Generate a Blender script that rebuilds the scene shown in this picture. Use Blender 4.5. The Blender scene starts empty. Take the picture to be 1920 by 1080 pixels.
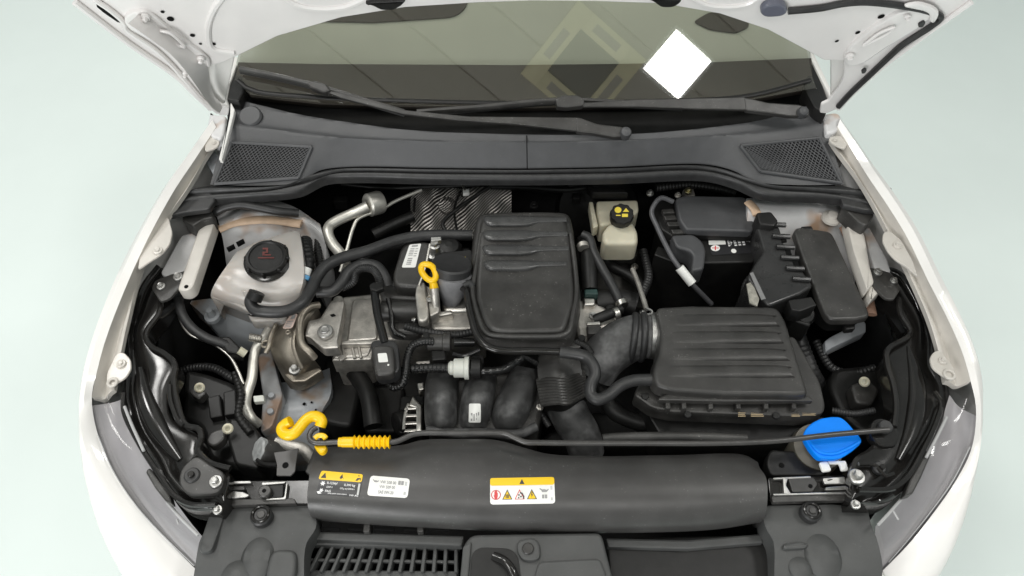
import bpy, bmesh, math, random
from mathutils import Vector, Matrix
from mathutils.bvhtree import BVHTree
random.seed(7)
sc = bpy.context.scene
COL = sc.collection
R = math.radians
# ------------------------------------------------------------------ camera
CAM = Vector((0.0, 0.0, 2.1)); PITCH = R(54); F = 1387.0
cd = bpy.data.cameras.new('camera'); cam = bpy.data.objects.new('camera', cd); COL.objects.link(cam)
cam.location = CAM; cam.rotation_euler = (R(90) - PITCH, 0, 0)
cd.sensor_width = 36; cd.lens = 36 * F / 1920; cd.clip_end = 200; cd.clip_start = 0.02
sc.camera = cam
# ------------------------------------------------------------------ soft room light
w = bpy.data.worlds.new('World'); sc.world = w; w.use_nodes = True
bg = w.node_tree.nodes['Background']; bg.inputs[0].default_value = (0.93, 1.0, 0.98, 1); bg.inputs[1].default_value = 0.37
sc.view_settings.view_transform = 'Standard'; sc.view_settings.look = 'None'
sc.view_settings.exposure = 0.0; sc.view_settings.gamma = 1.0
try:
    sc.cycles.max_bounces = 8; sc.cycles.transparent_max_bounces = 12; sc.cycles.caustics_reflective = False; sc.cycles.caustics_refractive = False
    sc.cycles.use_denoising = True
except Exception: pass
PANEL_STRENGTH = 18.0
def area(loc, aim, w_, h_, power, col=(1, .985, .955), name='unseen_room_lamp'):
    l = bpy.data.lights.new(name, 'AREA'); l.shape = 'RECTANGLE'; l.size = w_; l.size_y = h_; l.energy = power; l.color = col
    o = bpy.data.objects.new(name, l); COL.objects.link(o); o.location = loc
    o.rotation_euler = (Vector(aim) - Vector(loc)).to_track_quat('-Z', 'Y').to_euler(); return o
# unseen square lamps under the ceiling, rear and right ones added for brightness
for x, y, p in ((-1.3, .35, 24), (-2.0, -.8, 13), (-.6, -1.3, 20), (.9, -1.6, 22), (2.5, 1.0, 48), (-2.7, 3.0, 44), (-1.2, 2.2, 34)):
    area((x, y, 4.55), (x, y, 0), .75, .75, p * 1.1)
area((-2.0, -3.2, 1.5), (-.2, .6, .8), 2.0, 1.6, 108, (1, 1, 1), 'added_front_light')  # area light added front left for sheen on the duct and black carriers
CEIL = 4.6
# ------------------------------------------------------------------ pixels -> points at a real height
FW = Vector((0, math.cos(PITCH), -math.sin(PITCH))); UP = Vector((0, math.sin(PITCH), math.cos(PITCH))); RT = Vector((1, 0, 0))
def ray(u, v): return FW + RT * ((u - 960) / F) + UP * ((540 - v) / F)
def P(u, v, z):
    d = ray(u, v); return CAM + d * ((z - CAM.z) / d.z)
def PP(u, v, p0, n):
    d = ray(u, v); return CAM + d * ((p0 - CAM).dot(n) / d.dot(n))
def PL(pts, z=None, p0=None, n=None):
    out = []
    for i, p in enumerate(pts):
        if p0 is not None: out.append(PP(p[0], p[1], p0, n))
        elif len(p) > 2: out.append(P(*p))
        elif isinstance(z, (list, tuple)): out.append(P(p[0], p[1], z[i]))
        else: out.append(P(p[0], p[1], z))
    return out
def mpx(u, v, z): return (P(u + 1, v, z) - P(u, v, z)).length     # metres per pixel there
# ------------------------------------------------------------------ materials
MATS = {}
def mat(name, col, rough=0.5, metal=0.0, coat=0.0, noise=0.0, nscale=40, bump=0.0, bscale=400, dust=0.0, dustcol=(0.30, 0.29, 0.27), spec=0.5, rvar=0.0, sss=0.0, trans=0.0, second=None, sscale=8, edge=(0.45, 0.6)):
    m = bpy.data.materials.new(name); m.use_nodes = True; MATS[name] = m
    nt = m.node_tree; N = nt.nodes; L = nt.links; b = N['Principled BSDF']
    b.inputs['Roughness'].default_value = rough; b.inputs['Metallic'].default_value = metal
    b.inputs['Coat Weight'].default_value = coat; b.inputs['Coat Roughness'].default_value = 0.06
    b.inputs['Specular IOR Level'].default_value = spec
    b.inputs['Base Color'].default_value = (*col, 1)
    if sss: b.inputs['Subsurface Weight'].default_value = sss; b.inputs['Subsurface Radius'].default_value = (0.02, 0.014, 0.01); b.inputs['Subsurface Scale'].default_value = 0.5
    if trans: b.inputs['Transmission Weight'].default_value = trans
    tc = N.new('ShaderNodeNewGeometry')
    def nz(scale, detail=4, rough_=0.6):
        n = N.new('ShaderNodeTexNoise'); n.inputs['Scale'].default_value = scale; n.inputs['Detail'].default_value = detail; n.inputs['Roughness'].default_value = rough_
        L.new(tc.outputs['Position'], n.inputs['Vector']); return n
    def ramp(src, a, c):
        r = N.new('ShaderNodeMapRange'); r.inputs[1].default_value = a; r.inputs[2].default_value = c; L.new(src, r.inputs[0]); return r.outputs[0]
    def mix(fac, a, c):
        x = N.new('ShaderNodeMix'); x.data_type = 'RGBA'; L.new(fac, x.inputs[0])
        for s, k in ((a, 6), (c, 7)):
            if hasattr(s, 'links') : L.new(s, x.inputs[k])
            else: x.inputs[k].default_value = (*s, 1)
        return x.outputs[2]
    cur = None
    if second:
        cur = mix(ramp(nz(sscale, 3).outputs[0], *edge), col, second)
    if noise:
        lo = tuple(c * (1 - noise) for c in col); hi = tuple(min(1, c * (1 + noise)) for c in col)
        f = ramp(nz(nscale).outputs[0], 0.3, 0.7)
        if cur is None: cur = mix(f, lo, hi)
        else:
            mm = N.new('ShaderNodeMix'); mm.data_type = 'RGBA'; mm.blend_type = 'MULTIPLY'; mm.inputs[0].default_value = 1
            L.new(cur, mm.inputs[6]); g = mix(f, (1 - noise,) * 3, (1,) * 3); L.new(g, mm.inputs[7]); cur = mm.outputs[2]
    if dust:
        a = ramp(nz(230, 2, .5).outputs[0], 0.66, 0.74); c = ramp(nz(14, 3).outputs[0], 0.42, 0.68)
        m1 = N.new('ShaderNodeMath'); m1.operation = 'MULTIPLY'; L.new(a, m1.inputs[0]); L.new(c, m1.inputs[1])
        c2 = N.new('ShaderNodeMath'); c2.operation = 'MULTIPLY_ADD'; L.new(c, c2.inputs[0]); c2.inputs[1].default_value = 0.12; L.new(m1.outputs[0], c2.inputs[2])
        m2 = N.new('ShaderNodeMath'); m2.operation = 'MULTIPLY'; L.new(c2.outputs[0], m2.inputs[0]); m2.inputs[1].default_value = dust
        cur = mix(m2.outputs[0], cur if cur is not None else col, dustcol)
    if cur is not None: L.new(cur, b.inputs['Base Color'])
    if rvar:
        r = N.new('ShaderNodeMapRange'); r.inputs[1].default_value = .3; r.inputs[2].default_value = .7
        r.inputs[3].default_value = max(0.02, rough - rvar); r.inputs[4].default_value = min(1, rough + rvar)
        L.new(nz(25).outputs[0], r.inputs[0]); L.new(r.outputs[0], b.inputs['Roughness'])
    if bump:
        bp = N.new('ShaderNodeBump'); bp.inputs['Strength'].default_value = bump; bp.inputs['Distance'].default_value = 0.002
        L.new(nz(bscale, 3).outputs[0], bp.inputs['Height']); L.new(bp.outputs[0], b.inputs['Normal'])
    return m
WHITE = mat('white_car_paint', (0.80, 0.785, 0.76), 0.3, coat=0.6, noise=0.03, nscale=3)
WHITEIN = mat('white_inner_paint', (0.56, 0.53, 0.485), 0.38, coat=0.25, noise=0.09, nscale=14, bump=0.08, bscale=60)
PRIMER = mat('thin_paint_over_primer', (0.66, 0.655, 0.655), 0.4, coat=0.15, second=(0.46, 0.31, 0.21), sscale=7, edge=(0.56, 0.66), noise=0.15, nscale=20)
GREYMET = mat('grey_primed_steel', (0.40, 0.42, 0.44), 0.4, coat=0.1, second=(0.30, 0.21, 0.14), sscale=9, edge=(0.56, 0.68), noise=0.15, nscale=20)
PLASTIC = mat('matt_black_plastic', (0.030, 0.0288, 0.0272), 0.38, noise=0.2, nscale=30, bump=0.12, bscale=900, dust=1.0, dustcol=(0.20, 0.195, 0.185), rvar=0.1)
COWL = mat('grey_black_cowl_plastic', (0.057, 0.058, 0.061), 0.48, noise=0.12, nscale=25, bump=0.12, bscale=900, dust=0.35, dustcol=(0.15, 0.15, 0.15), rvar=0.06)
FRONT = mat('dark_grey_front_plastic', (0.060, 0.0615, 0.0605), 0.55, noise=0.12, nscale=18, bump=0.15, bscale=700, dust=0.35, dustcol=(0.18, 0.18, 0.175), rvar=0.06)
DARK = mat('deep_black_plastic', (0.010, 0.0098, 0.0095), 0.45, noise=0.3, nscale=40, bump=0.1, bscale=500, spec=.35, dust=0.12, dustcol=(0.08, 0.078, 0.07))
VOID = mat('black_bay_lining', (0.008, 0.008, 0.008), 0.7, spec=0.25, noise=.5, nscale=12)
GLOSS = mat('glossy_black_plastic', (0.012, 0.0112, 0.0105), 0.17, noise=0.2, nscale=30, rvar=0.05, dust=0.12, dustcol=(0.08, 0.078, 0.07))
RUBBER = mat('black_rubber_hose', (0.024, 0.024, 0.0245), 0.45, noise=0.25, nscale=60, bump=0.1, bscale=500, rvar=0.08, dust=0.3, dustcol=(0.09, 0.09, 0.085))
SHINY = mat('shiny_black_tubing', (0.010, 0.010, 0.010), 0.22, noise=0.2, nscale=60)
ALU = mat('brushed_aluminium', (0.62, 0.60, 0.56), 0.36, metal=1.0, noise=0.15, nscale=50, rvar=0.1)
CAST = mat('cast_aluminium', (0.54, 0.515, 0.475), 0.46, metal=0.85, noise=0.25, nscale=45, bump=0.35, bscale=350, rvar=0.1)
BRONZE = mat('bronze_tinted_casting', (0.33, 0.295, 0.245), 0.42, metal=0.8, noise=0.2, nscale=30, bump=0.3, bscale=400, rvar=0.1)
STEEL = mat('zinc_plated_steel', (0.44, 0.435, 0.42), 0.42, metal=1.0, noise=0.15, nscale=120)
YELLOW = mat('yellow_plastic', (0.86, 0.52, 0.004), 0.35, noise=0.06, nscale=60, sss=0.05)
BLUE = mat('blue_plastic', (0.0, 0.22, 0.90), 0.45, spec=.2, noise=0.04, nscale=40)
TANK = mat('milky_plastic', (0.455, 0.428, 0.40), 0.2, sss=0.3, noise=0.06, nscale=9, second=(0.45, 0.375, 0.32), sscale=6, edge=(0.5, 0.72))
CREAM = mat('cream_plastic', (0.60, 0.565, 0.44), 0.4, sss=0.25, noise=0.08, nscale=15)
PALEPL = mat('pale_grey_plastic', (0.58, 0.59, 0.54), 0.4, noise=0.05, sss=0.1)
LABELW = mat('white_label', (0.80, 0.80, 0.77), 0.45, noise=0.03)
LABELG = mat('grey_label', (0.50, 0.51, 0.50), 0.5, noise=0.1)
LABELK = mat('black_label', (0.018, 0.018, 0.02), 0.35)
LABELY = mat('yellow_label', (0.88, 0.57, 0.01), 0.4)
PRINTK = mat('dark_print', (0.05, 0.05, 0.05), 0.5)
PRINTG = mat('grey_print', (0.30, 0.30, 0.30), 0.5)
PRINTW = mat('white_print', (0.82, 0.82, 0.82), 0.5)
PRINTY = mat('yellow_print', (0.70, 0.55, 0.05), 0.5)
PRINTR = mat('red_print', (0.62, 0.06, 0.06), 0.5)
REDDIM = mat('dull_red_print', (0.11, 0.017, 0.013), 0.5)
HOLE = mat('dark_hole', (0.006, 0.006, 0.006), 0.8, spec=0.1)
COPPER = mat('copper_windings', (0.25, 0.07, 0.04), 0.5, metal=0.6)
FLOORM = mat('pale_mint_floor', (0.765, 0.84, 0.812), 0.7, noise=0.025, nscale=1.2)
CEILM = mat('grey_ceiling_board', (0.40, 0.37, 0.335), 0.8, noise=0.05, nscale=2)
WOODY = mat('pale_yellow_timber', (0.90, 0.80, 0.52), 0.5, noise=0.08, nscale=6)
HATCHK = mat('dark_hatch_lining', (0.10, 0.115, 0.11), 0.6)
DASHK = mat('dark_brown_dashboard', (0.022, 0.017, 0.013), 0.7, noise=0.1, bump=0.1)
ROOMREFL = mat('grey_room_reflection', (0.33, 0.35, 0.31), 0.7, noise=0.06, nscale=5)  # room reflection in the windscreen, put in as a grey tone
REFL = mat('smoked_reflector', (0.33, 0.318, 0.322), 0.35, noise=0.1, nscale=10)
EDGEL = mat('bright_edge_plastic', (0.42, 0.42, 0.42), 0.25)
# heat shield: embossed foil
m = mat('embossed_foil', (0.62, 0.59, 0.56), 0.3, metal=1.0)
nt = m.node_tree; g = nt.nodes.new('ShaderNodeNewGeometry'); bs = nt.nodes['Principled BSDF']
wv = nt.nodes.new('ShaderNodeTexWave'); wv.inputs['Scale'].default_value = 75; wv.inputs['Distortion'].default_value = 0.0; wv.bands_direction = 'DIAGONAL'
mp = nt.nodes.new('ShaderNodeMapping'); mp.inputs['Scale'].default_value = (1, 0.0, -2.6); nt.links.new(g.outputs['Position'], mp.inputs['Vector']); nt.links.new(mp.outputs[0], wv.inputs['Vector'])
bp = nt.nodes.new('ShaderNodeBump'); bp.inputs['Strength'].default_value = 0.45; bs.inputs['Roughness'].default_value = 0.42; bp.inputs['Distance'].default_value = 0.003
nt.links.new(wv.outputs['Fac'], bp.inputs['Height']); nt.links.new(bp.outputs[0], bs.inputs['Normal'])
mr = nt.nodes.new('ShaderNodeMix'); mr.data_type = 'RGBA'; mr.inputs[6].default_value = (0.13, 0.12, 0.11, 1); mr.inputs[7].default_value = (0.42, 0.40, 0.38, 1)
nt.links.new(wv.outputs['Fac'], mr.inputs[0]); nt.links.new(mr.outputs[2], bs.inputs['Base Color']); FOIL = m
def glassy(name, tint, fac, rough=0.02):
    m = bpy.data.materials.new(name); m.use_nodes = True; nt = m.node_tree; N = nt.nodes; L = nt.links; N.clear()
    o = N.new('ShaderNodeOutputMaterial'); t = N.new('ShaderNodeBsdfTransparent'); gl = N.new('ShaderNodeBsdfGlossy'); mx = N.new('ShaderNodeMixShader')
    fr = N.new('ShaderNodeFresnel'); fr.inputs[0].default_value = fac
    t.inputs[0].default_value = (*tint, 1); gl.inputs['Roughness'].default_value = rough
    gg = N.new('ShaderNodeNewGeometry'); iv = N.new('ShaderNodeMath'); iv.operation = 'SUBTRACT'; iv.inputs[0].default_value = 1; L.new(gg.outputs['Backfacing'], iv.inputs[1])
    mu = N.new('ShaderNodeMath'); mu.operation = 'MULTIPLY'; L.new(fr.outputs[0], mu.inputs[0]); L.new(iv.outputs[0], mu.inputs[1])
    L.new(mu.outputs[0], mx.inputs[0]); L.new(t.outputs[0], mx.inputs[1]); L.new(gl.outputs[0], mx.inputs[2]); L.new(mx.outputs[0], o.inputs[0]); return m
GLASS = glassy('coated_windscreen_glass', (0.965, 0.965, 0.93), 2.6)
LENS = glassy('headlight_lens', (0.92, 0.92, 0.93), 1.5, .09)
BONNETM = mat('white_bonnet_paint', (0.78, 0.752, 0.74), 0.32, coat=0.4, noise=0.05, nscale=6, bump=0.05, bscale=40)
LINE = mat('pale_ceiling_joint', (0.60, 0.58, 0.53), .7)
m = bpy.data.materials.new('lit_panel'); m.use_nodes = True; b_ = m.node_tree.nodes['Principled BSDF']
b_.inputs['Emission Color'].default_value = (1, 0.985, 0.955, 1); b_.inputs['Emission Strength'].default_value = PANEL_STRENGTH; b_.inputs['Base Color'].default_value = (.8, .8, .8, 1); LIT = m
# ------------------------------------------------------------------ geometry helpers
Z = Vector((0, 0, 1))
def cr(pts, n, closed=False):
    """n points evenly along a Catmull-Rom curve through pts"""
    pts = [Vector(p) for p in pts]
    if len(pts) < 3 and not closed:
        return [pts[0].lerp(pts[-1], i / (n - 1)) for i in range(n)]
    k = len(pts); dense = []
    segs = k if closed else k - 1
    for i in range(segs):
        if closed: a, b, c, d = pts[i - 1], pts[i], pts[(i + 1) % k], pts[(i + 2) % k]
        else:
            b, c = pts[i], pts[i + 1]; a = pts[i - 1] if i else b * 2 - c; d = pts[i + 2] if i + 2 < k else c * 2 - b
        t0 = 0; t1 = t0 + max(1e-6, (b - a).length) ** .5; t2 = t1 + max(1e-6, (c - b).length) ** .5; t3 = t2 + max(1e-6, (d - c).length) ** .5
        for j in range(12):
            t = t1 + (t2 - t1) * j / 12
            A1 = a * ((t1 - t) / (t1 - t0)) + b * ((t - t0) / (t1 - t0)); A2 = b * ((t2 - t) / (t2 - t1)) + c * ((t - t1) / (t2 - t1)); A3 = c * ((t3 - t) / (t3 - t2)) + d * ((t - t2) / (t3 - t2))
            B1 = A1 * ((t2 - t) / (t2 - t0)) + A2 * ((t - t0) / (t2 - t0)); B2 = A2 * ((t3 - t) / (t3 - t1)) + A3 * ((t - t1) / (t3 - t1))
            dense.append(B1 * ((t2 - t) / (t2 - t1)) + B2 * ((t - t1) / (t2 - t1)))
    dense.append(pts[0].copy() if closed else pts[-1].copy())
    return even(dense, n, closed)
def even(dense, n, closed=False):
    L = [0]
    for a, b in zip(dense, dense[1:]): L.append(L[-1] + (b - a).length)
    out = []; j = 0; m_ = n if closed else n - 1
    for i in range(n):
        s = L[-1] * i / m_
        while j < len(L) - 2 and L[j + 1] < s: j += 1
        out.append(dense[j].lerp(dense[j + 1], (s - L[j]) / max(1e-9, L[j + 1] - L[j])))
    return out
def rpoly(pts, r, seg=3):
    out = []; n = len(pts)
    for i in range(n):
        p = pts[i]; a = pts[i - 1] - p; b = pts[(i + 1) % n] - p
        la, lb = a.length, b.length
        if r <= 0 or a.angle(b, 0) > 2.9: out.append(p); continue
        ka = min(r, la * .45) / la; kb = min(r, lb * .45) / lb
        s, e = p + a * ka, p + b * kb
        for j in range(seg + 1):
            t = j / seg; out.append(s * (1 - t) ** 2 + p * 2 * t * (1 - t) + e * t * t)
    return out
class MB:
    def __init__(s): s.v = []; s.f = []
    def add(s, vs, fs):
        o = len(s.v); s.v += [Vector(x) for x in vs]; s.f += [tuple(i + o for i in f) for f in fs]; return s
    def bvh(s): return BVHTree.FromPolygons([tuple(x) for x in s.v], s.f)
    def slab(s, pts, th, b=0.003, r=0.006, n=None, bot=True, taper=0.0):
        """prism under an outline of points: rounded corners, rounded upper edge; n = outward normal of the top"""
        n = Vector(n).normalized() if n is not None else Z
        pts = rpoly([Vector(p) for p in pts], r)
        x = Vector((1, 0, 0)); x = (x - n * x.dot(n)).normalized(); y = n.cross(x)
        q = [(p.dot(x), p.dot(y)) for p in pts]
        A = sum(q[i][0] * q[(i + 1) % len(q)][1] - q[(i + 1) % len(q)][0] * q[i][1] for i in range(len(q)))
        if A < 0: pts.reverse(); q.reverse()
        k = len(pts); inw = []
        for i in range(k):
            e1 = Vector((q[i][0] - q[i - 1][0], q[i][1] - q[i - 1][1])); e2 = Vector((q[(i + 1) % k][0] - q[i][0], q[(i + 1) % k][1] - q[i][1]))
            if e1.length < 1e-9: e1 = e2
            if e2.length < 1e-9: e2 = e1
            e = (e1.normalized() + e2.normalized()); e = e.normalized() if e.length > 1e-6 else e1.normalized()
            inw.append(x * -e.y + y * e.x)
        if b > 0:
            tg = [p + w_ * b for p, w_ in zip(pts, inw)]
            for _ in range(4):
                for i in range(k):
                    j = (i + 1) % k
                    if (tg[j] - tg[i]).dot(pts[j] - pts[i]) < 1e-9 and (pts[j] - pts[i]).length > 1e-7:
                        m_ = (tg[i] + tg[j]) / 2; e_ = (pts[j] - pts[i]) * .02; tg[i] = m_ - e_; tg[j] = m_ + e_
            inw = [(t_ - p) / b for t_, p in zip(tg, pts)]
        rings = []
        for ang in ((0, 22, 45, 67, 90) if b > 0.004 else (0, 45, 90)) if b > 0 else (90,):
            o, d = b * (1 - math.sin(R(ang))), b * (1 - math.cos(R(ang)))
            rings.append([p + w_ * o - n * d for p, w_ in zip(pts, inw)])
        rings.append([p - w_ * taper - n * max(th, b + 1e-4) for p, w_ in zip(pts, inw)])
        vs = [p for rg in rings for p in rg]; fs = [tuple(range(k))]
        for j in range(len(rings) - 1):
            for i in range(k):
                a, c = j * k + i, j * k + (i + 1) % k; fs.append((a, a + k, c + k, c))
        if bot: fs.append(tuple((len(rings) - 1) * k + i for i in reversed(range(k))))
        return s.add(vs, fs)
    def loft(s, rows, nu=24, nv=16, smooth_u=True, smooth_v=True, skirt=0.0, sides=True):
        rr = [(cr(r_, nu) if smooth_u else even([Vector(p) for p in r_], nu)) for r_ in rows]
        cols = []
        for i in range(nu):
            c = [r_[i] for r_ in rr]; cols.append(cr(c, nv) if smooth_v and len(c) > 2 else even(c, nv))
        g_ = [[cols[i][j] for i in range(nu)] for j in range(nv)]
        return s.grid(g_, skirt)
    def grid(s, g_, skirt=0.0):
        nv, nu = len(g_), len(g_[0]); vs = [p for r_ in g_ for p in r_]; fs = []
        for j in range(nv - 1):
            for i in range(nu - 1): fs.append((j * nu + i, j * nu + i + 1, (j + 1) * nu + i + 1, (j + 1) * nu + i))
        # orient the sheet upwards
        a, b_, c, d = (vs[i] for i in fs[len(fs) // 2]); up = (c - a).cross(d - b_).z
        if up < 0: fs = [f[::-1] for f in fs]
        if skirt:
            rim = [i for i in range(nu)] + [j * nu + nu - 1 for j in range(1, nv)] + [(nv - 1) * nu + i for i in range(nu - 2, -1, -1)] + [j * nu for j in range(nv - 2, 0, -1)]
            o = len(vs); vs += [vs[i] - Z * skirt for i in rim]; k = len(rim)
            for i in range(k):
                f = (rim[i], rim[(i + 1) % k], o + (i + 1) % k, o + i); fs.append(f if up >= 0 else f[::-1])
        return s.add(vs, fs)
    def tube(s, pts, r, seg=12, n=None, smooth=True, cap=True, rib=0, amp=0.0, closed=False, flat=1.0):
        n = n or max(8, len(pts) * 7)
        p = cr(pts, n, closed) if smooth and (len(pts) > 2 or closed) else even([Vector(q) for q in pts], n)
        T = []
        for i in range(n):
            a = p[i - 1] if (i or closed) else p[0]; b = p[(i + 1) % n] if (i < n - 1 or closed) else p[-1]; T.append((b - a).normalized())
        u = T[0].orthogonal().normalized() if abs(T[0].z) > .95 else T[0].cross(Z).normalized(); vs = []
        for i in range(n):
            u = (u - T[i] * u.dot(T[i])).normalized(); w_ = T[i].cross(u); t = i / (n - 1)
            rad = r(t) if callable(r) else (r[0] + (r[1] - r[0]) * t if isinstance(r, (tuple, list)) else r)
            if rib: rad *= 1 + amp * math.sin(t * rib * 2 * math.pi)
            for k in range(seg):
                a = 2 * math.pi * k / seg; vs.append(p[i] + u * (rad * math.cos(a)) + w_ * (rad * flat * math.sin(a)))
        fs = []
        for i in range(n if closed else n - 1):
            for k in range(seg):
                a, b, c, d = i * seg + k, i * seg + (k + 1) % seg, ((i + 1) % n) * seg + (k + 1) % seg, ((i + 1) % n) * seg + k
                fs.append((a, b, c, d))
        if cap and not closed: fs += [tuple(reversed(range(seg))), tuple((n - 1) * seg + k for k in range(seg))]
        return s.add(vs, fs)
    def lathe(s, base, axis, prof, seg=24, hexrows=(), knurl=0, sx=1.0):
        ax = Vector(axis).normalized(); u = (Vector((1, 0, 0)) - ax * ax.x).normalized() if abs(ax.x) < .9 else ax.orthogonal().normalized(); w_ = ax.cross(u); vs = []; fs = []
        base = Vector(base)
        for j, (r_, h) in enumerate(prof):
            for k in range(seg):
                a = 2 * math.pi * k / seg; rr = r_
                if j in hexrows: rr = r_ * math.cos(R(30)) / math.cos((a % R(60)) - R(30))
                if knurl and 0 < j < len(prof) - 1: rr = r_ * (1 + 0.035 * (1 if (k // 2) % 2 else -1))
                vs.append(base + ax * h + u * (rr * sx * math.cos(a)) + w_ * (rr * math.sin(a)))
        for j in range(len(prof) - 1):
            for k in range(seg): fs.append((j * seg + k, j * seg + (k + 1) % seg, (j + 1) * seg + (k + 1) % seg, (j + 1) * seg + k))
        fs += [tuple(reversed(range(seg))), tuple((len(prof) - 1) * seg + k for k in range(seg))]
        return s.add(vs, fs)
    def box(s, c, size, rot=None, b=0.002):
        h = Vector(size) / 2; M_ = rot.to_matrix() if hasattr(rot, 'to_matrix') else Matrix.Identity(3)
        o = [Vector((-h.x, -h.y, 0)), Vector((h.x, -h.y, 0)), Vector((h.x, h.y, 0)), Vector((-h.x, h.y, 0))]
        t = MB(); t.slab([q + Vector((0, 0, h.z)) for q in o], size[2], b, min(b * 1.5, .45 * min(h.x, h.y)))
        return s.add([M_ @ q + Vector(c) for q in t.v], t.f)
    def build(s, name, m, parent=None, ang=38, origin=None, label=None, kind=None):
        me = bpy.data.meshes.new(name)
        if parent is not None: o0 = base_of(parent)
        else: o0 = origin if origin is not None else sum(s.v, Vector()) / len(s.v)
        me.from_pydata([tuple(q - o0) for q in s.v], [], s.f); me.update()
        bm = bmesh.new(); bm.from_mesh(me); bmesh.ops.recalc_face_normals(bm, faces=bm.faces) if len(s.f) > 1 and name not in FLATS else None
        bm.to_mesh(me); bm.free()
        me.polygons.foreach_set('use_smooth', [len(p.vertices) <= 4 for p in me.polygons]); me.set_sharp_from_angle(angle=R(ang))
        for p in me.polygons:
            if len(p.vertices) > 4: p.use_smooth = False
        me.materials.append(m)
        o = bpy.data.objects.new(name, me); COL.objects.link(o)
        if parent is not None: o.parent = parent
        else: o.location = o0
        if label: o['label'] = label
        if kind: o['kind'] = kind
        return o
FLATS = set()
def base_of(o):
    p = Vector((0, 0, 0))
    while o is not None: p += o.location; o = o.parent
    return p
def thing(name, label, cat, loc, group=None):
    o = bpy.data.objects.new(name, None); COL.objects.link(o); o.location = loc; o.empty_display_size = 0.05
    o['label'] = label; o['category'] = cat
    if group: o['group'] = group
    return o
def tag(o, label, cat, group=None):
    o['label'] = label; o['category'] = cat
    if group: o['group'] = group
    return o
def struct(o): o['kind'] = 'structure'; return o
def hose(name, px, z, r, m=RUBBER, label=None, cat=None, parent=None, group=None, seg=12, rib=0, amp=0.0, n=None, smooth=True):
    pts = PL(px, z); o = MB().tube(pts, r, seg=seg, rib=rib, amp=amp, n=n, smooth=smooth).build(name, m, parent)
    if label: tag(o, label, cat or 'hose', group)
    return o
def bolt(parent, u, v, z, rpx, m=STEEL, axis=(0, 0, 1), name='bolt', h=0.6):
    r = rpx * mpx(u, v, z); p = P(u, v, z)
    return MB().lathe(p - Vector(axis).normalized() * r * .3, axis, [(r, 0), (r, .45 * r), (r * .92, .55 * r), (r * .62, .58 * r), (r * .60, (.55 + h) * r), (r * .52, (.62 + h) * r), (r * .3, (.58 + h) * r)], 24, hexrows=(3, 4, 5)).build(name, m, parent)
def disc(name, u, v, z, rpx, th, m, parent, axis=(0, 0, 1), sx=1.0, seg=20):
    r = rpx * mpx(u, v, z); p = P(u, v, z); b = min(r * .15, th * .4)
    return MB().lathe(p - Vector(axis).normalized() * th, axis, [(r, 0), (r, th - b), (r - b, th), (r * .5, th)], seg, sx=sx).build(name, m, parent)
def ring(name, u, v, z, rpx, wpx, m, parent, axis=(0, 0, 1), n=24):
    k = mpx(u, v, z); ax = Vector(axis).normalized(); a = (Vector((1, 0, 0)) - ax * ax.x).normalized(); b = ax.cross(a); c = P(u, v, z)
    return MB().tube([c + a * (math.cos(t * 2 * math.pi / 12) * rpx * k) + b * (math.sin(t * 2 * math.pi / 12) * rpx * k) for t in range(12)], wpx * k, closed=True, n=n, seg=8).build(name, m, parent)
# ---- flat print laid on a surface already built
def onto(bvh, u, v, lift=0.0006):
    d = ray(u, v).normalized(); h = bvh.ray_cast(CAM, d)
    if h[0] is None:
        return None
    n = h[1] if h[1].dot(d) < 0 else -h[1]
    return h[0] + n * lift - d * 0.0
def bil(q, s, t):
    a = (q[0][0] + (q[1][0] - q[0][0]) * s, q[0][1] + (q[1][1] - q[0][1]) * s); b = (q[3][0] + (q[2][0] - q[3][0]) * s, q[3][1] + (q[2][1] - q[3][1]) * s)
    return (a[0] + (b[0] - a[0]) * t, a[1] + (b[1] - a[1]) * t)
def proj(bvh, uv, lift):
    pts = [onto(bvh, u, v, lift) for u, v in uv]; good = [p for p in pts if p is not None]
    zz = sum(p.z for p in good) / len(good) if good else 0.8
    return [p if p is not None else P(u, v, zz) for p, (u, v) in zip(pts, uv)]
def sticker(name, bvh, q, m, parent, lift=0.0008, nx=10, ny=6, round_=0.12, asp=None):
    """thin sheet on a surface between four pixel corners (TL TR BR BL), corners rounded"""
    asp = asp or (math.dist(q[0], q[1]) / max(1, math.dist(q[0], q[3]))); ry = round_; rx = round_ / asp; st = []
    rows_ = [0, ry * .3, ry] + [ry + (1 - 2 * ry) * i / (ny - 1) for i in range(1, ny - 1)] + [1 - ry, 1 - ry * .3, 1]
    g_ = []
    for t in rows_:
        d_ = min(t, 1 - t); ins = 0 if d_ >= ry else rx * (1 - math.sqrt(max(0, 1 - ((ry - d_) / ry) ** 2)))
        g_.append([(ins + (1 - 2 * ins) * i / (nx - 1), t) for i in range(nx)])
    flat = [bil(q, s_, t_) for r_ in g_ for s_, t_ in r_]; pts = proj(bvh, flat, lift)
    gg = [pts[i * nx:(i + 1) * nx] for i in range(len(g_))]
    FLATS.add(name)
    return MB().grid(gg).build(name, m, parent)
def shapes(name, bvh, q, polys, m, parent, lift=0.0014):
    """flat printed shapes, polygons in the unit square of the sticker"""
    b = MB(); FLATS.add(name)
    for pl in polys:
        pts = proj(bvh, [bil(q, s_, t_) for s_, t_ in pl], lift)
        A = (pts[1] - pts[0]).cross(pts[2] - pts[0]).z; k = len(pts)
        b.add(pts, [tuple(range(k))])
    o = b.build(name, m, parent); return o
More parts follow.
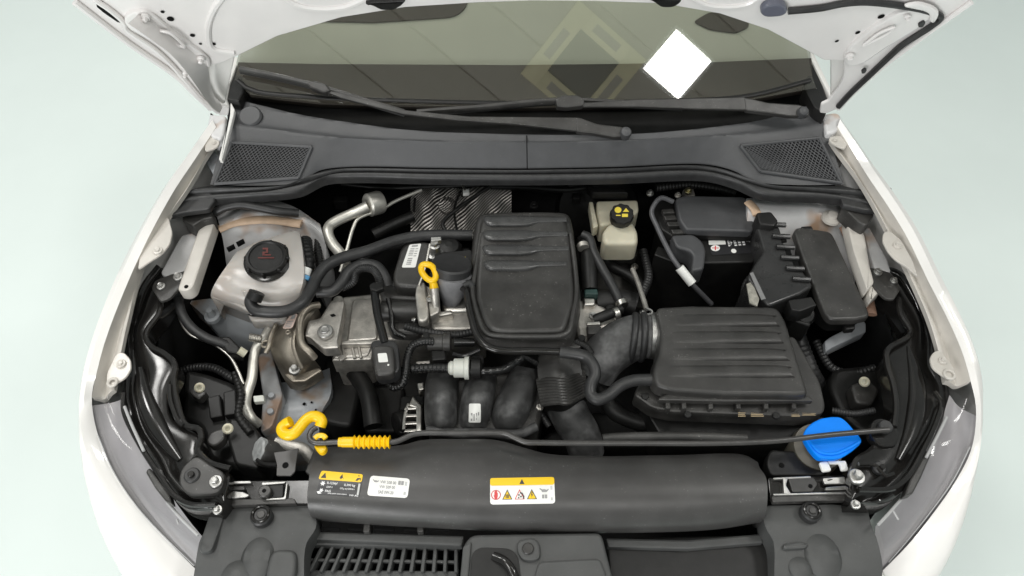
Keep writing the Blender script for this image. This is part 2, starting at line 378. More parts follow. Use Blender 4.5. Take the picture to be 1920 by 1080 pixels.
def text(name, bvh, q, body, m, parent, lift=0.0014, bold=False):
    cu = bpy.data.curves.new('lettering', 'FONT'); cu.body = body; cu.resolution_u = 2; cu.align_x = 'LEFT'
    if bold: cu.offset = 0.015
    ob = bpy.data.objects.new('lettering', cu); COL.objects.link(ob); bpy.context.view_layer.update()
    me = bpy.data.meshes.new_from_object(ob.evaluated_get(bpy.context.evaluated_depsgraph_get()))
    bpy.data.objects.remove(ob); bpy.data.curves.remove(cu)
    xs = [v.co.x for v in me.vertices]; ys = [v.co.y for v in me.vertices]; x0, x1, y0, y1 = min(xs), max(xs), min(ys), max(ys)
    uv = [bil(q, (v.co.x - x0) / (x1 - x0), (y1 - v.co.y) / (y1 - y0)) for v in me.vertices]
    fs = [tuple(p.vertices) for p in me.polygons]; bpy.data.meshes.remove(me)
    FLATS.add(name); b = MB().add(proj(bvh, uv, lift), fs); return b.build(name, m, parent)
def circ(cx, cy, r, asp=1.0, n=16): return [(cx + r * math.cos(2 * math.pi * i / n), cy + r * asp * math.sin(2 * math.pi * i / n)) for i in range(n)]
def rect(x0, y0, x1, y1): return [(x0, y0), (x1, y0), (x1, y1), (x0, y1)]
def sub(q, x0, y0, x1, y1): return [bil(q, x0, y0), bil(q, x1, y0), bil(q, x1, y1), bil(q, x0, y1)]
# ================================================================== THE ROOM (only what the photo shows: floor, and the ceiling mirrored in the glass)
W0 = Vector((0, 1.35, 0.975)); WN = Vector((0, -math.sin(R(28)), math.cos(R(28))))
def REF(u, v):
    p = PP(u, v, W0, WN); d = ray(u, v).normalized(); r = d - WN * (2 * d.dot(WN)); return p + r * ((CEIL - p.z) / r.z)
fl = MB().add([(-40, -40, 0), (40, -40, 0), (40, 40, 0), (-40, 40, 0)], [(0, 1, 2, 3)]).build('floor', FLOORM); struct(fl)
ga, gb = REF(733, 18), REF(940, 190); GD = (gb - ga); GD.z = 0; GD.normalize(); GE = Vector((-GD.y, GD.x, 0))
gw = abs((REF(965, 45) - ga).dot(GE)); g0 = ga.dot(GE)
ceil = bpy.data.objects.new('ceiling', None); COL.objects.link(ceil); ceil.location = (0, 0, CEIL); struct(ceil)
pts_c = REF(960, 95); cen = GD * pts_c.dot(GD)
for i in range(-4, 5):
    e0, e1 = g0 + i * gw + .006, g0 + (i + 1) * gw - .006
    q = [GD * (pts_c.dot(GD) + a) + GE * e + Vector((0, 0, CEIL)) for a, e in ((-2.6, e0), (2.6, e0), (2.6, e1), (-2.6, e1))]
    MB().slab(q, .03, .004, 0.0, n=(0, 0, -1)).build('ceiling_panel', CEILM, ceil)
q = [GD * (pts_c.dot(GD) + a) + GE * e + Vector((0, 0, CEIL + .028)) for a, e in ((-2.6, g0 - 4 * gw), (2.6, g0 - 4 * gw), (2.6, g0 + 5 * gw), (-2.6, g0 + 5 * gw))]
MB().slab(q, .02, 0, 0, n=(0, 0, -1)).build('ceiling_backing', LINE, ceil)
def sq(c, a, b, z): return [c + GD * (s * a) + GE * (t * b) + Vector((0, 0, z - c.z)) for s, t in ((-1, -1), (1, -1), (1, 1), (-1, 1))]
def light(c, h, label):
    t = thing('ceiling_light', label, 'ceiling light', (c.x, c.y, CEIL), 'square lamps under the ceiling')
    MB().slab(sq(c, h, h, CEIL - .012), .02, .002, .004, n=(0, 0, -1)).build('diffuser', LIT, t)
    for s in (-1, 1):
        MB().slab(sq(c + GD * (s * (h + .012)), .011, h + .022, CEIL - .016), .016, .002, 0, n=(0, 0, -1)).build('frame', WHITE, t)
        MB().slab(sq(c + GE * (s * (h + .012)), h, .011, CEIL - .016), .016, .002, 0, n=(0, 0, -1)).build('frame', WHITE, t)
    return t
lc = (REF(1210, 130) + REF(1335, 127) + REF(1275, 50) + REF(1257, 177)) / 4
lh = ((REF(1210, 130) - REF(1335, 127)).length) / 2 / math.sqrt(2)
light(lc, lh, 'bright square ceiling lamp mirrored in the right half of the windscreen')
hc = (REF(1025, 132) + REF(1160, 128) + REF(1090, 40)* .5 + REF(1100, 188)*.5) / 3
hi = (REF(1025, 132) - REF(1160, 128)).length / 2 / math.sqrt(2); ho = (REF(975, 138) - REF(1210, 130)).length / 2 / math.sqrt(2)
ht = thing('ceiling_hatch', 'dark square ceiling hatch in a pale timber frame, mirrored in the windscreen', 'hatch', (hc.x, hc.y, CEIL))
MB().slab(sq(hc, hi + .01, hi + .01, CEIL - .008), .02, .001, 0, n=(0, 0, -1)).build('hatch_panel', HATCHK, ht)
hm = (hi + ho) / 2; hw = (ho - hi) / 2
for s in (-1, 1):
    for D_, E_, full in ((GD, GE, ho), (GE, GD, hi)):
        c = hc + D_ * (s * hm)
        def bar(cc, a, b, z): return [cc + D_ * (p_ * a) + E_ * (t_ * b) + Vector((0, 0, z - cc.z)) for p_, t_ in ((-1, -1), (1, -1), (1, 1), (-1, 1))]
        fb = MB().slab(bar(c, hw, full, CEIL - .022), .022, .003, 0, n=(0, 0, -1)).build('frame_bar', WOODY, ht)
        MB().slab(bar(c, hw * .45, hi * .62, CEIL - .0235), .001, 0, 0, n=(0, 0, -1)).build('slot_panel', CEILM, fb)
# ================================================================== THE CAR
car = thing('car', 'white car with its bonnet open, seen from above the nose', 'car', (0.03, 0.9, 0))
# ---- fenders: outside skin, shoulder, and the inner gutter with its flange
def fender(S, Sz, K, Kz, I, Iz, sgn):
    Sp = PL(S, Sz); Kp = PL(K, Kz); Ip = PL(I, Iz)
    low = [Vector((p.x - sgn * .035, p.y + .0, .28)) for p in Sp]; mid = [Vector((p.x - sgn * .004, p.y, p.z - .22)) for p in Sp]
    up = [s_.lerp(k, .45) + Vector((0, 0, .012)) for s_, k in zip(cr(Sp, 40), cr(Kp, 40))]
    f = MB().loft([low, mid, [p - Z * .05 + Vector((sgn * .003, 0, 0)) for p in Sp], Sp, up, Kp], 64, 40).build('fender', WHITE, car)
    g = [a.lerp(b, .35) - Z * .012 for a, b in zip(cr(Kp[:len(I)], 30), cr(Ip, 30))]
    h = [a.lerp(b, .72) - Z * .006 for a, b in zip(cr(Kp[:len(I)], 30), cr(Ip, 30))]
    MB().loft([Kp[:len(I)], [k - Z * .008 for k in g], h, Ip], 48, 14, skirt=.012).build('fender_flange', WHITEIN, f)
    return f
SL = [(398, 225), (352, 290), (308, 352), (252, 450), (203, 555), (168, 650), (152, 715), (147, 780), (152, 860), (167, 930), (190, 1000), (232, 1080), (300, 1180)]
KL = [(405, 238), (366, 298), (326, 358), (276, 450), (231, 550), (197, 640), (181, 700), (172, 745), (182, 810), (210, 880), (252, 945), (308, 1008), (372, 1072)]
IL = [(408, 262), (388, 290), (352, 352), (316, 405), (270, 490), (240, 600), (228, 655), (214, 730)]
SLz = [.955, .945, .93, .905, .885, .865, .85, .835, .80, .765, .73, .69, .64]; KLz = [.957, .948, .934, .912, .893, .874, .86, .845, .812, .78, .748, .712, .67]; ILz = [.945, .935, .92, .90, .878, .858, .847, .832]
fl_ = fender(SL, SLz, KL, KLz, IL, ILz, -1)
SR = [(1574, 222), (1610, 272), (1640, 315), (1676, 364), (1720, 432), (1764, 520), (1800, 590), (1828, 655), (1842, 715), (1842, 780), (1834, 860), (1816, 950), (1792, 1020), (1758, 1085), (1690, 1180)]
KR = [(1570, 238), (1602, 290), (1630, 335), (1658, 376), (1698, 440), (1742, 530), (1778, 600), (1804, 660), (1820, 715), (1830, 765), (1822, 840), (1790, 905), (1748, 965), (1704, 1020), (1655, 1070)]
IR = [(1556, 262), (1576, 290), (1606, 330), (1632, 372), (1668, 440), (1712, 530), (1742, 600), (1760, 660), (1772, 715)]
SRz = [.955, .945, .937, .925, .908, .89, .875, .86, .845, .83, .80, .762, .73, .69, .64]; KRz = [.957, .948, .94, .93, .914, .896, .882, .868, .855, .843, .812, .78, .75, .715, .67]; IRz = [.945, .935, .925, .913, .898, .878, .865, .852, .838]
fr_ = fender(SR, SRz, KR, KRz, IR, IRz, 1)
def tab(par, pts, z, bolts, rings=()):
    t = MB().slab(PL(pts, z), .004, .0015, .008).build('mounting_tab', WHITEIN, par)
    for (u, v, r_) in bolts: bolt(t, u, v, z + .002, r_, WHITEIN, h=.3)
    return t
tab(fl_, [(304, 402), (316, 408), (323, 436), (318, 458), (303, 476), (278, 492), (258, 506), (262, 480), (285, 440)], .902, [(296, 470, 9)])
tab(fl_, [(218, 662), (232, 660), (245, 674), (246, 692), (236, 708), (222, 716), (200, 728), (200, 700)], .848, [(227, 682, 9)])
tab(fl_, [(385, 262), (398, 256), (411, 262), (411, 272), (402, 278), (384, 284)], .95, [(401, 267, 4)])
ring('eyelet', 211, 717, .852, 8, 3, WHITEIN, fl_)
tab(fr_, [(1668, 432), (1656, 436), (1655, 452), (1664, 470), (1678, 486), (1700, 500), (1722, 520), (1712, 490), (1690, 450)], .902, [(1683, 460, 8)])
tab(fr_, [(1762, 655), (1750, 660), (1743, 672), (1748, 690), (1764, 702), (1788, 716), (1790, 690)], .852, [(1768, 676, 8)])
tab(fr_, [(1592, 262), (1574, 254), (1556, 256), (1554, 264), (1566, 272), (1584, 280)], .95, [(1566, 262, 4)])
ring('eyelet', 1780, 702, .854, 9, 3, WHITEIN, fr_)
# ---- bumper under the lamps (below the frame it closes the nose)
bt = [(300, 1180), (372, 1072), (560, 1130), (1000, 1150), (1450, 1130), (1655, 1070), (1690, 1180)]
bp_ = PL([(372, 1072), (520, 1118), (760, 1135), (1000, 1140), (1250, 1135), (1500, 1118), (1655, 1070)], [.668, .70, .71, .71, .71, .70, .668])
bs_ = [p + Vector((0, -.05, -.05)) for p in bp_]; bs_[0] = P(300, 1180, .64); bs_[-1] = P(1690, 1180, .64)
MB().loft([bp_, [a.lerp(b, .5) + Z * .01 for a, b in zip(bp_, bs_)], bs_, [p + Vector((0, 0, -.2)) for p in bs_], [p + Vector((0, .03, -.38)) for p in bs_]], 40, 24).build('bumper', WHITE, car)
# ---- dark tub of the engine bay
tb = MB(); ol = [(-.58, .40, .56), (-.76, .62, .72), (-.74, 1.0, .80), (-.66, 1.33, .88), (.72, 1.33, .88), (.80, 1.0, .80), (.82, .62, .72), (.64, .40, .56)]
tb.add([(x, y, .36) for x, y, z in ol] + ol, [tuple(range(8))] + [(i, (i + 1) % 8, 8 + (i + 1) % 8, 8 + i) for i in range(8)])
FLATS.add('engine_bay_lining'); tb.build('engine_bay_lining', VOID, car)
# ---- headlights
def lamp(outer, oz, inner, iz, sgn, trims):
    O_ = PL(outer, oz); I_ = PL(inner, iz)
    mid = [a.lerp(b, .5) + Vector((0, -.004, .012)) for a, b in zip(cr(O_, 24), cr(I_, 24))]
    ln = MB().loft([[p + Vector((sgn * .006, -.004, -.008)) for p in O_], O_, mid, I_], 40, 16).build('headlight', LENS, car)
    dn = [p + Vector((sgn * .008, -.006, -.016)) for p in O_]; dm = [a.lerp(b, .5) - Z * .022 for a, b in zip(O_, I_)]; di = [p - Z * .012 for p in I_]
    MB().loft([dn, dm, di], 40, 10).build('reflector', REFL, ln)
    for tr, z, r_, m in trims: MB().tube([p + Z * .006 for p in PL(tr, z)], r_, seg=8).build('trim_strip', m, ln)
    return ln
HLo = [(173, 748), (183, 810), (211, 880), (253, 945), (309, 1008), (371, 1070)]; HLi = [(228, 742), (240, 790), (270, 848), (308, 912), (345, 965), (378, 1006)]
lamp(HLo, [.842, .811, .779, .747, .711, .668], HLi, [.83, .82, .81, .795, .78, .76], -1,
     [([(236, 765), (250, 800), (272, 848)], .826, .0028, EDGEL), ([(316, 944), (340, 972), (374, 1006)], .792, .0028, EDGEL), ([(186, 818), (214, 884), (256, 948), (312, 1010), (366, 1062)], [.812, .782, .75, .713, .676], .0010, EDGEL),
      ([(334, 976), (337, 985)], .783, .002, EDGEL)])
HRo = [(1829, 768), (1821, 838), (1789, 903), (1747, 963), (1703, 1018), (1656, 1068)]; HRi = [(1786, 735), (1768, 790), (1738, 852), (1706, 912), (1676, 948), (1646, 984)]
lamp(HRo, [.84, .81, .778, .747, .712, .668], HRi, [.83, .82, .81, .795, .78, .76], 1,
     [([(1772, 785), (1755, 820), (1734, 860)], .822, .0028, EDGEL), ([(1692, 932), (1668, 960), (1644, 986)], .792, .0028, EDGEL), ([(1816, 840), (1784, 903), (1742, 962), (1700, 1014), (1664, 1056)], [.812, .782, .75, .713, .676], .0010, EDGEL),
      ([(1672, 960), (1682, 977)], .79, .002, EDGEL)])
# ---- glossy black lamp carriers along both flanks
def carrier(outer, inner, z, rows, ridges, plates):
    O_ = PL(outer, z - .012); I_ = PL(inner, z)
    o2, i2 = cr(O_, 40), cr(I_, 40)
    c = MB().loft([O_, [a.lerp(b, .10) + Z * .010 for a, b in zip(o2, i2)], [a.lerp(b, .22) + Z * .0 for a, b in zip(o2, i2)], [a.lerp(b, .55) + Z * .008 for a, b in zip(o2, i2)], [a.lerp(b, .9) + Z * .004 for a, b in zip(o2, i2)], I_], 80, 30, skirt=.05).build('lamp_carrier', GLOSS, car)
    for r_, zz, rad in ridges: MB().tube(PL(r_, zz), rad, seg=8).build('ridge', GLOSS, c)
    return c
CLo = [(292, 500), (262, 540), (246, 610), (236, 680), (230, 735), (244, 790), (275, 852), (312, 915), (345, 952), (412, 962)]
CLi = [(345, 512), (302, 585), (274, 628), (330, 682), (314, 730), (322, 785), (374, 820), (372, 846), (428, 884), (424, 935)]
cl = carrier(CLo, CLi, .815, 3, [
    ([(298, 528), (302, 560), (298, 588), (274, 626), (282, 648), (310, 664), (328, 684), (326, 715), (332, 755), (342, 788), (352, 799), (372, 804), (378, 822), (372, 845), (390, 866), (432, 879)], .826, .006),
    ([(318, 722), (320, 750), (336, 792), (344, 798)], .83, .0045),
    ([(232, 738), (232, 770), (260, 830), (300, 892), (330, 932), (360, 946), (405, 946)], .824, .005), ([(340, 905), (348, 886), (362, 862), (372, 852)], .826, .004)], None)
pl_ = MB().slab(PL([(338, 880), (360, 858), (372, 855), (395, 872), (422, 886), (418, 914), (404, 926), (350, 928), (334, 908)], .834), .02, .003, .012).build('corner_plate', PLASTIC, cl)
bolt(pl_, 405, 903, .836, 12); disc('grommet', 359, 890, .838, 15, .012, RUBBER, pl_); disc('stud', 357, 888, .844, 6, .01, GLOSS, pl_)
bolt(cl, 408, 956, .815, 9)
MB().tube(PL([(262, 690), (270, 740), (290, 790), (316, 832), (338, 862)], .818), lambda t: .006 + .012 * math.sin(math.pi * t), seg=14, flat=.6).build('added_glint_strip', GLOSS, cl)  # convex strip added so the carrier catches lamp glints
MB().slab(PL([(272, 884), (280, 876), (318, 928), (322, 944), (310, 940), (290, 915)], .824), .02, .003, .004).build('shield_clip', PLASTIC, cl)
brk = MB().slab(PL([(320, 514), (352, 506), (358, 514), (338, 538), (318, 560), (300, 566), (284, 540), (290, 526)], .845), .006, .002, .006).build('corner_bracket', PLASTIC, cl)
bolt(brk, 334, 519, .848, 9); bolt(brk, 302, 537, .848, 8)
CRo = [(1648, 500), (1690, 512), (1722, 560), (1748, 630), (1760, 690), (1780, 735), (1770, 790), (1738, 852), (1706, 908), (1660, 945), (1592, 948)]
CRi = [(1632, 512), (1668, 560), (1702, 615), (1690, 640), (1660, 665), (1672, 715), (1676, 770), (1662, 800), (1630, 840), (1600, 862), (1596, 935)]
cr_ = carrier(CRo, CRi, .815, 3, [
    ([(1684, 560), (1690, 592), (1707, 622), (1702, 632), (1664, 656), (1663, 684), (1674, 720), (1680, 764), (1676, 800)], .826, .006),
    ([(1752, 735), (1764, 755), (1756, 790), (1728, 850), (1700, 896), (1672, 916), (1610, 918)], .824, .005), ([(1610, 870), (1640, 872), (1660, 892), (1676, 888)], .83, .004)], None)
bolt(cr_, 1606, 894, .838, 15); disc('grommet', 1650, 876, .83, 12, .01, RUBBER, cr_); disc('stud', 1656, 874, .836, 5, .01, GLOSS, cr_)
bolt(cr_, 1604, 946, .815, 9)
MB().tube(PL([(1704, 650), (1716, 700), (1720, 750), (1708, 810), (1684, 862)], .818), lambda t: .006 + .012 * math.sin(math.pi * t), seg=14, flat=.6).build('added_glint_strip', GLOSS, cr_)  # same added strip on the right, shaped to catch glints
MB().slab(PL([(1748, 848), (1738, 844), (1706, 900), (1696, 930), (1712, 926), (1728, 895)], .824), .02, .003, .004).build('shield_clip', PLASTIC, cr_)
brk = MB().slab(PL([(1622, 500), (1648, 504), (1672, 512), (1690, 540), (1676, 562), (1660, 560), (1640, 540)], .845), .006, .002, .006).build('corner_bracket', PLASTIC, cr_)
bolt(brk, 1646, 510, .848, 8); bolt(brk, 1676, 526, .848, 7)
MB().slab(PL([(1634, 790), (1650, 782), (1672, 790), (1688, 812), (1680, 838), (1650, 838), (1630, 815)], .826), .02, .004, .01).build('rod_bush', GLOSS, cr_); disc('bush_ring', 1662, 798, .836, 13, .012, RUBBER, cr_)
# ---- inner rails: pale strips between carrier and bay
def rail(pts, z, m=WHITEIN, name='inner_rail', th=.03): return MB().slab(PL(pts, z), th, .004, .008).build(name, m, car)
rl = rail([(378, 412), (396, 406), (404, 412), (362, 538), (350, 546), (332, 544), (340, 520)], .85)
disc('hole', 349, 537, .8512, 4, .001, HOLE, rl)
rail([(340, 440), (362, 436), (372, 445), (345, 510), (312, 520), (300, 512)], .83, PRIMER)
rr = rail([(1584, 400), (1600, 402), (1622, 440), (1632, 500), (1640, 530), (1626, 545), (1600, 470)], .85, WHITEIN)
rail([(1618, 430), (1630, 424), (1664, 486), (1672, 512), (1640, 506)], .83, PRIMER)
rail([(1634, 528), (1644, 534), (1656, 542), (1640, 556), (1632, 566), (1628, 548)], .84)
# ---- strut towers
st = MB().loft([PL([(405, 400), (480, 372), (545, 385), (600, 420)], .80), PL([(412, 425), (490, 402), (560, 408), (605, 440)], .83), PL([(418, 450), (500, 432), (580, 438), (612, 470)], .80), PL([(425, 500), (500, 490), (570, 500), (600, 540)], .72)], 30, 16, skirt=.1).build('strut_tower', PRIMER, car)
for (x0, y0, x1, y1, zz) in ((412, 404, 470, 398, .838), (470, 398, 545, 408, .838)): pass
MB().tube(PL([(410, 430), (440, 418), (500, 412), (565, 420)], .826), .012, flat=.4).build('seam_bead', mat('tan_seam_sealer', (.50, .36, .25), .5, noise=.15), st)
for (u, v) in ((431, 462), (449, 452)): MB().slab(PL([(u - 7, v + 2), (u + 7, v - 5), (u + 8, v - 2), (u - 5, v + 5)], .815), .012, .001, 0).build('slot', HOLE, st)
st2 = MB().loft([PL([(1400, 372), (1470, 368), (1560, 372), (1590, 392)], .82), PL([(1402, 395), (1470, 395), (1550, 402), (1588, 420)], .83), PL([(1400, 430), (1470, 430), (1550, 432), (1595, 446)], .80), PL([(1400, 520), (1470, 520), (1560, 525), (1640, 570)], .70)], 30, 16, skirt=.1).build('strut_tower', PRIMER, car)
MB().lathe(P(1558, 410, .828), (0, 0, 1), [(.022, 0), (.021, .006), (.012, .009), (.011, .016), (.005, .017)], 20).build('strut_nut', WHITEIN, st2)
MB().tube(PL([(1402, 378), (1415, 392), (1420, 404)], .838), .011, flat=.4).build('seam_bead', MATS['tan_seam_sealer'], st2)
MB().tube(PL([(1582, 425), (1606, 480), (1628, 560), (1634, 590)], [.82, .80, .80, .80]), .012, flat=.5).build('seam_bead', mat('rust_seam_sealer', (.22, .13, .09), .5, noise=.2), st2)
MB().slab(PL([(1546, 640), (1556, 632), (1618, 600), (1624, 606), (1624, 622), (1560, 652), (1548, 660)], .70), .03, .003, .004).build('rail_end', GREYMET, car)
# left chassis rail below the mount
MB().loft([PL([(508, 720), (560, 712), (618, 690)], .60), PL([(500, 760), (560, 752), (620, 740)], .62), PL([(498, 800), (560, 796), (600, 780)], .60), PL([(505, 850), (560, 850), (600, 840)], .55)], 20, 14, skirt=.1).build('chassis_rail', GREYMET, car)
MB().slab(PL([(482, 665), (508, 655), (530, 740), (510, 800), (488, 812), (492, 740)], .655), .03, .004, .008).build('rail_gusset', mat('tan_primed_steel', (.38, .385, .39), .45, noise=.2, second=(.34, .23, .165), sscale=14, edge=(.47, .6)), car)
MB().loft([PL([(352, 565), (400, 560), (470, 570), (505, 600)], .70), PL([(380, 590), (430, 595), (480, 610), (510, 630)], .70), PL([(410, 625), (440, 630), (480, 640), (505, 650)], .66)], 20, 10, skirt=.06).build('wheel_house', GREYMET, car)
for (u, v, r_) in ((570, 757, 3), (584, 754, 2), (592, 768, 2)): disc('hole', u, v, .625, r_, .002, HOLE, car)
disc('stud', 508, 740, .665, 6, .014, GREYMET, car); disc('stud', 506, 770, .665, 6, .014, GREYMET, car)
# ---- windscreen, dashboard behind it, dash strip, pillars
ws = MB().slab(PL([(1000, 200), (800, 198), (600, 192), (470, 178), (440, 150), (452, 100), (470, -60), (560, -220), (1430, -220), (1500, -60), (1512, 90), (1522, 140), (1530, 165), (1400, 188), (1200, 197)], p0=W0, n=WN), .005, 0, 0, n=WN).build('windscreen', GLASS, car)
D0 = W0 - WN * .035
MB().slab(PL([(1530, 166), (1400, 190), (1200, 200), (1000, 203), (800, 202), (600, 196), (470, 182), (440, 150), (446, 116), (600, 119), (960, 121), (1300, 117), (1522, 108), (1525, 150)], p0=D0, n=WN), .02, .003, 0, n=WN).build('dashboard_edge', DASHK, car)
D1 = W0 - WN * .05
MB().slab(PL([(440, 130), (455, 60), (470, -60), (560, -200), (1430, -200), (1500, -60), (1520, 60), (1520, 130)], p0=D1, n=WN), .02, .003, 0, n=WN).build('reflection_sheet', ROOMREFL, car)  # pale sheet stands in for the bright room mirrored in the glass
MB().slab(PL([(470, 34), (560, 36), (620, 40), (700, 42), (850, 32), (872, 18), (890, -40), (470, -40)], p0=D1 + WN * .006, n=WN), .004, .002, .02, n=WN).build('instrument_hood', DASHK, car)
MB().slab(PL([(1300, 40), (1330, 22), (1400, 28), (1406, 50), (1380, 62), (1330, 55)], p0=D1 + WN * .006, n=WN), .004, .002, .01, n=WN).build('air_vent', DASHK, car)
MB().tube(PL([(445, 150), (470, 168), (600, 182), (800, 190), (1000, 193), (1200, 190), (1400, 180), (1520, 150)], p0=W0 + WN * .002, n=WN), .006, n=50, flat=.5).build('glass_seal', DARK, car)
MB().slab(PL([(415, 160), (436, 106), (450, 106), (430, 158), (424, 186), (410, 190), (398, 186)], .985), .04, .004, .004).build('pillar', WHITE, car)
MB().slab(PL([(1513, 96), (1524, 94), (1552, 152), (1566, 178), (1560, 186), (1540, 150)], .985), .04, .004, .004).build('pillar', WHITE, car)
MB().slab(PL([(440, 120), (452, 132), (458, 170), (448, 190), (424, 186), (428, 160)], .98), .04, .004, .004).build('pillar_trim', DARK, car)
MB().slab(PL([(1520, 112), (1530, 122), (1556, 196), (1548, 215), (1526, 200), (1508, 165)], .98), .04, .004, .004).build('pillar_trim', DARK, car)
# ---- cowl
cw = bpy.data.objects.new('cowl_panel', None)
RW = [(424, 178), (470, 192), (560, 214), (640, 227), (760, 243), (900, 250), (1000, 252), (1200, 250), (1330, 239), (1440, 222), (1548, 186)]
FO = [(426, 232), (520, 244), (640, 258), (800, 264), (980, 266), (1150, 263), (1300, 257), (1440, 246), (1548, 228)]
BO = [(394, 346), (480, 348), (558, 342), (602, 319), (660, 313), (820, 315), (980, 316), (1150, 313), (1320, 308), (1372, 319), (1420, 341), (1500, 347), (1582, 346)]
LI = [(300, 384), (400, 374), (500, 366), (562, 358), (608, 336), (660, 332), (820, 335), (980, 336), (1150, 334), (1324, 329), (1380, 343), (1428, 363), (1560, 372), (1676, 394)]
rw, fo, bo, li = PL(RW, .957), PL(FO, .952), PL(BO, .90), PL(LI, .892)
mb = MB().loft([[p - Z * .05 + Vector((0, .02, 0)) for p in rw], rw, [a.lerp(b, .12) for a, b in zip(cr(rw, 40), cr(fo, 40))], [a.lerp(b, .88) - Z * .003 for a, b in zip(cr(rw, 40), cr(fo, 40))], fo, [a.lerp(b, .07) for a, b in zip(cr(fo, 60), cr(bo, 60))], [a.lerp(b, .93) for a, b in zip(cr(fo, 60), cr(bo, 60))], bo], 110, 40)
cw = mb.build('cowl_panel', COWL, car); cwb = mb.bvh()
MB().loft([[p - Z * .004 for p in bo], [a.lerp(b, .35) + Z * .006 for a, b in zip(cr(bo, 60), cr(li, 60))], [a.lerp(b, .5) - Z * .004 for a, b in zip(cr(bo, 60), cr(li, 60))], [a.lerp(b, .7) + Z * .004 for a, b in zip(cr(bo, 60), cr(li, 60))], li, [p - Z * .02 for p in li]], 120, 40).build('bonnet_seal', RUBBER, cw)
tr = PL([(430, 150), (470, 165), (600, 188), (800, 196), (1000, 198), (1200, 196), (1400, 186), (1540, 150)], .93)
MB().loft([tr, [a.lerp(b, .5) - Z * .03 for a, b in zip(cr(tr, 40), cr(rw, 40))], [p - Z * .02 for p in rw]], 60, 10).build('wiper_trough', VOID, cw)
MB().tube(PL([(986, 268), (989, 290), (990, 316)], .945), .003, seg=6).build('seam', PLASTIC, cw) if False else None
shapes('seam', cwb, [(983, 254), (992, 254), (993, 316), (984, 316)], [rect(.4, 0, .62, 1)], HOLE, cw)
disc('wiper_spindle_cap', 468, 216, .962, 22, .02, COWL, cw, axis=(0, -.35, 1))
def vent(q, frame, side):
    fq = frame
    sticker('vent_opening', cwb, q, VOID, cw, lift=.0012, nx=16, ny=10, round_=.03)
    g = MB(); n1, n2 = 30, 18
    def line(a, b, k=8):
        pts = proj(cwb, [(a[0] + (b[0] - a[0]) * i / k, a[1] + (b[1] - a[1]) * i / k) for i in range(k + 1)], .003)
        g.tube(pts, .0012, seg=5, n=k + 1, smooth=False, cap=False)
    W_, H_ = math.dist(q[0], q[1]), math.dist(q[0], q[3]); ns = 21; st_ = 1.0 / ns
    for i in range(ns + 9):
        for sg in (1, -1):
            s0 = i * st_ if sg == 1 else i * st_ - 9 * st_
            # slanted line from the top edge to the bottom edge, clipped to the opening
            a = [s0, 0.0]; e = [s0 - sg * 9 * st_, 1.0]
            t0, t1 = 0.0, 1.0
            dx = e[0] - a[0]
            if dx != 0:
                ta, tb_ = (0 - a[0]) / dx, (1 - a[0]) / dx
                t0, t1 = max(t0, min(ta, tb_)), min(t1, max(ta, tb_))
            if t1 - t0 < .04: continue
            line(bil(q, a[0] + dx * t0, t0), bil(q, a[0] + dx * t1, t1))
    o = g.build('vent_mesh', COWL, cw); o['kind'] = 'stuff'
    for i in range(4):
        pts = proj(cwb, [bil([q[i], q[(i + 1) % 4], q[(i + 1) % 4], q[i]], k / 8, 0) for k in range(9)], .003)
        MB().tube(pts, .004, seg=8, n=10, smooth=False).build('vent_frame', COWL, cw)
vent([(436, 268), (585, 276), (560, 334), (403, 346)], None, -1)
vent([(1388, 274), (1535, 260), (1576, 344), (1425, 322)], None, 1)
# white body strips and seal ends beside the cowl
MB().slab(PL([(432, 190), (440, 205), (438, 215), (416, 300), (410, 298), (430, 215)], .97), .01, .002, .002).build('cowl_side_strip', WHITE, car)
MB().slab(PL([(300, 366), (394, 358), (404, 374), (392, 392), (346, 398), (322, 404), (298, 404), (292, 386)], .895), .012, .004, .006).build('seal_end', RUBBER, cw)
MB().slab(PL([(1572, 356), (1664, 348), (1674, 352), (1668, 376), (1684, 384), (1676, 396), (1624, 394), (1580, 384)], .895), .012, .004, .006).build('seal_end', RUBBER, cw)
MB().slab(PL([(345, 392), (394, 386), (400, 408), (380, 412), (362, 424), (340, 412)], .87), .04, .004, .006).build('seal_bracket', PLASTIC, cw)
MB().slab(PL([(1584, 374), (1630, 388), (1640, 404), (1624, 424), (1606, 414), (1580, 388)], .88), .04, .004, .006).build('seal_bracket', PLASTIC, cw)
MB().slab(PL([(388, 278), (404, 284), (414, 300), (402, 330), (384, 300)], .90), .02, .003, .004).build('hinge_plate', GREYMET, car)
MB().slab(PL([(1560, 280), (1586, 286), (1582, 300), (1574, 308), (1558, 296)], .90), .02, .003, .004).build('hinge_plate', GREYMET, car)
MB().slab(PL([(394, 208), (400, 214), (425, 216), (420, 252), (412, 262), (398, 258), (386, 244)], .955), .04, .006, .01).build('hinge_box', PRIMER, car)
MB().slab(PL([(1542, 214), (1566, 210), (1576, 214), (1580, 236), (1566, 248), (1550, 250)], .955), .04, .006, .01).build('hinge_box', PRIMER, car)
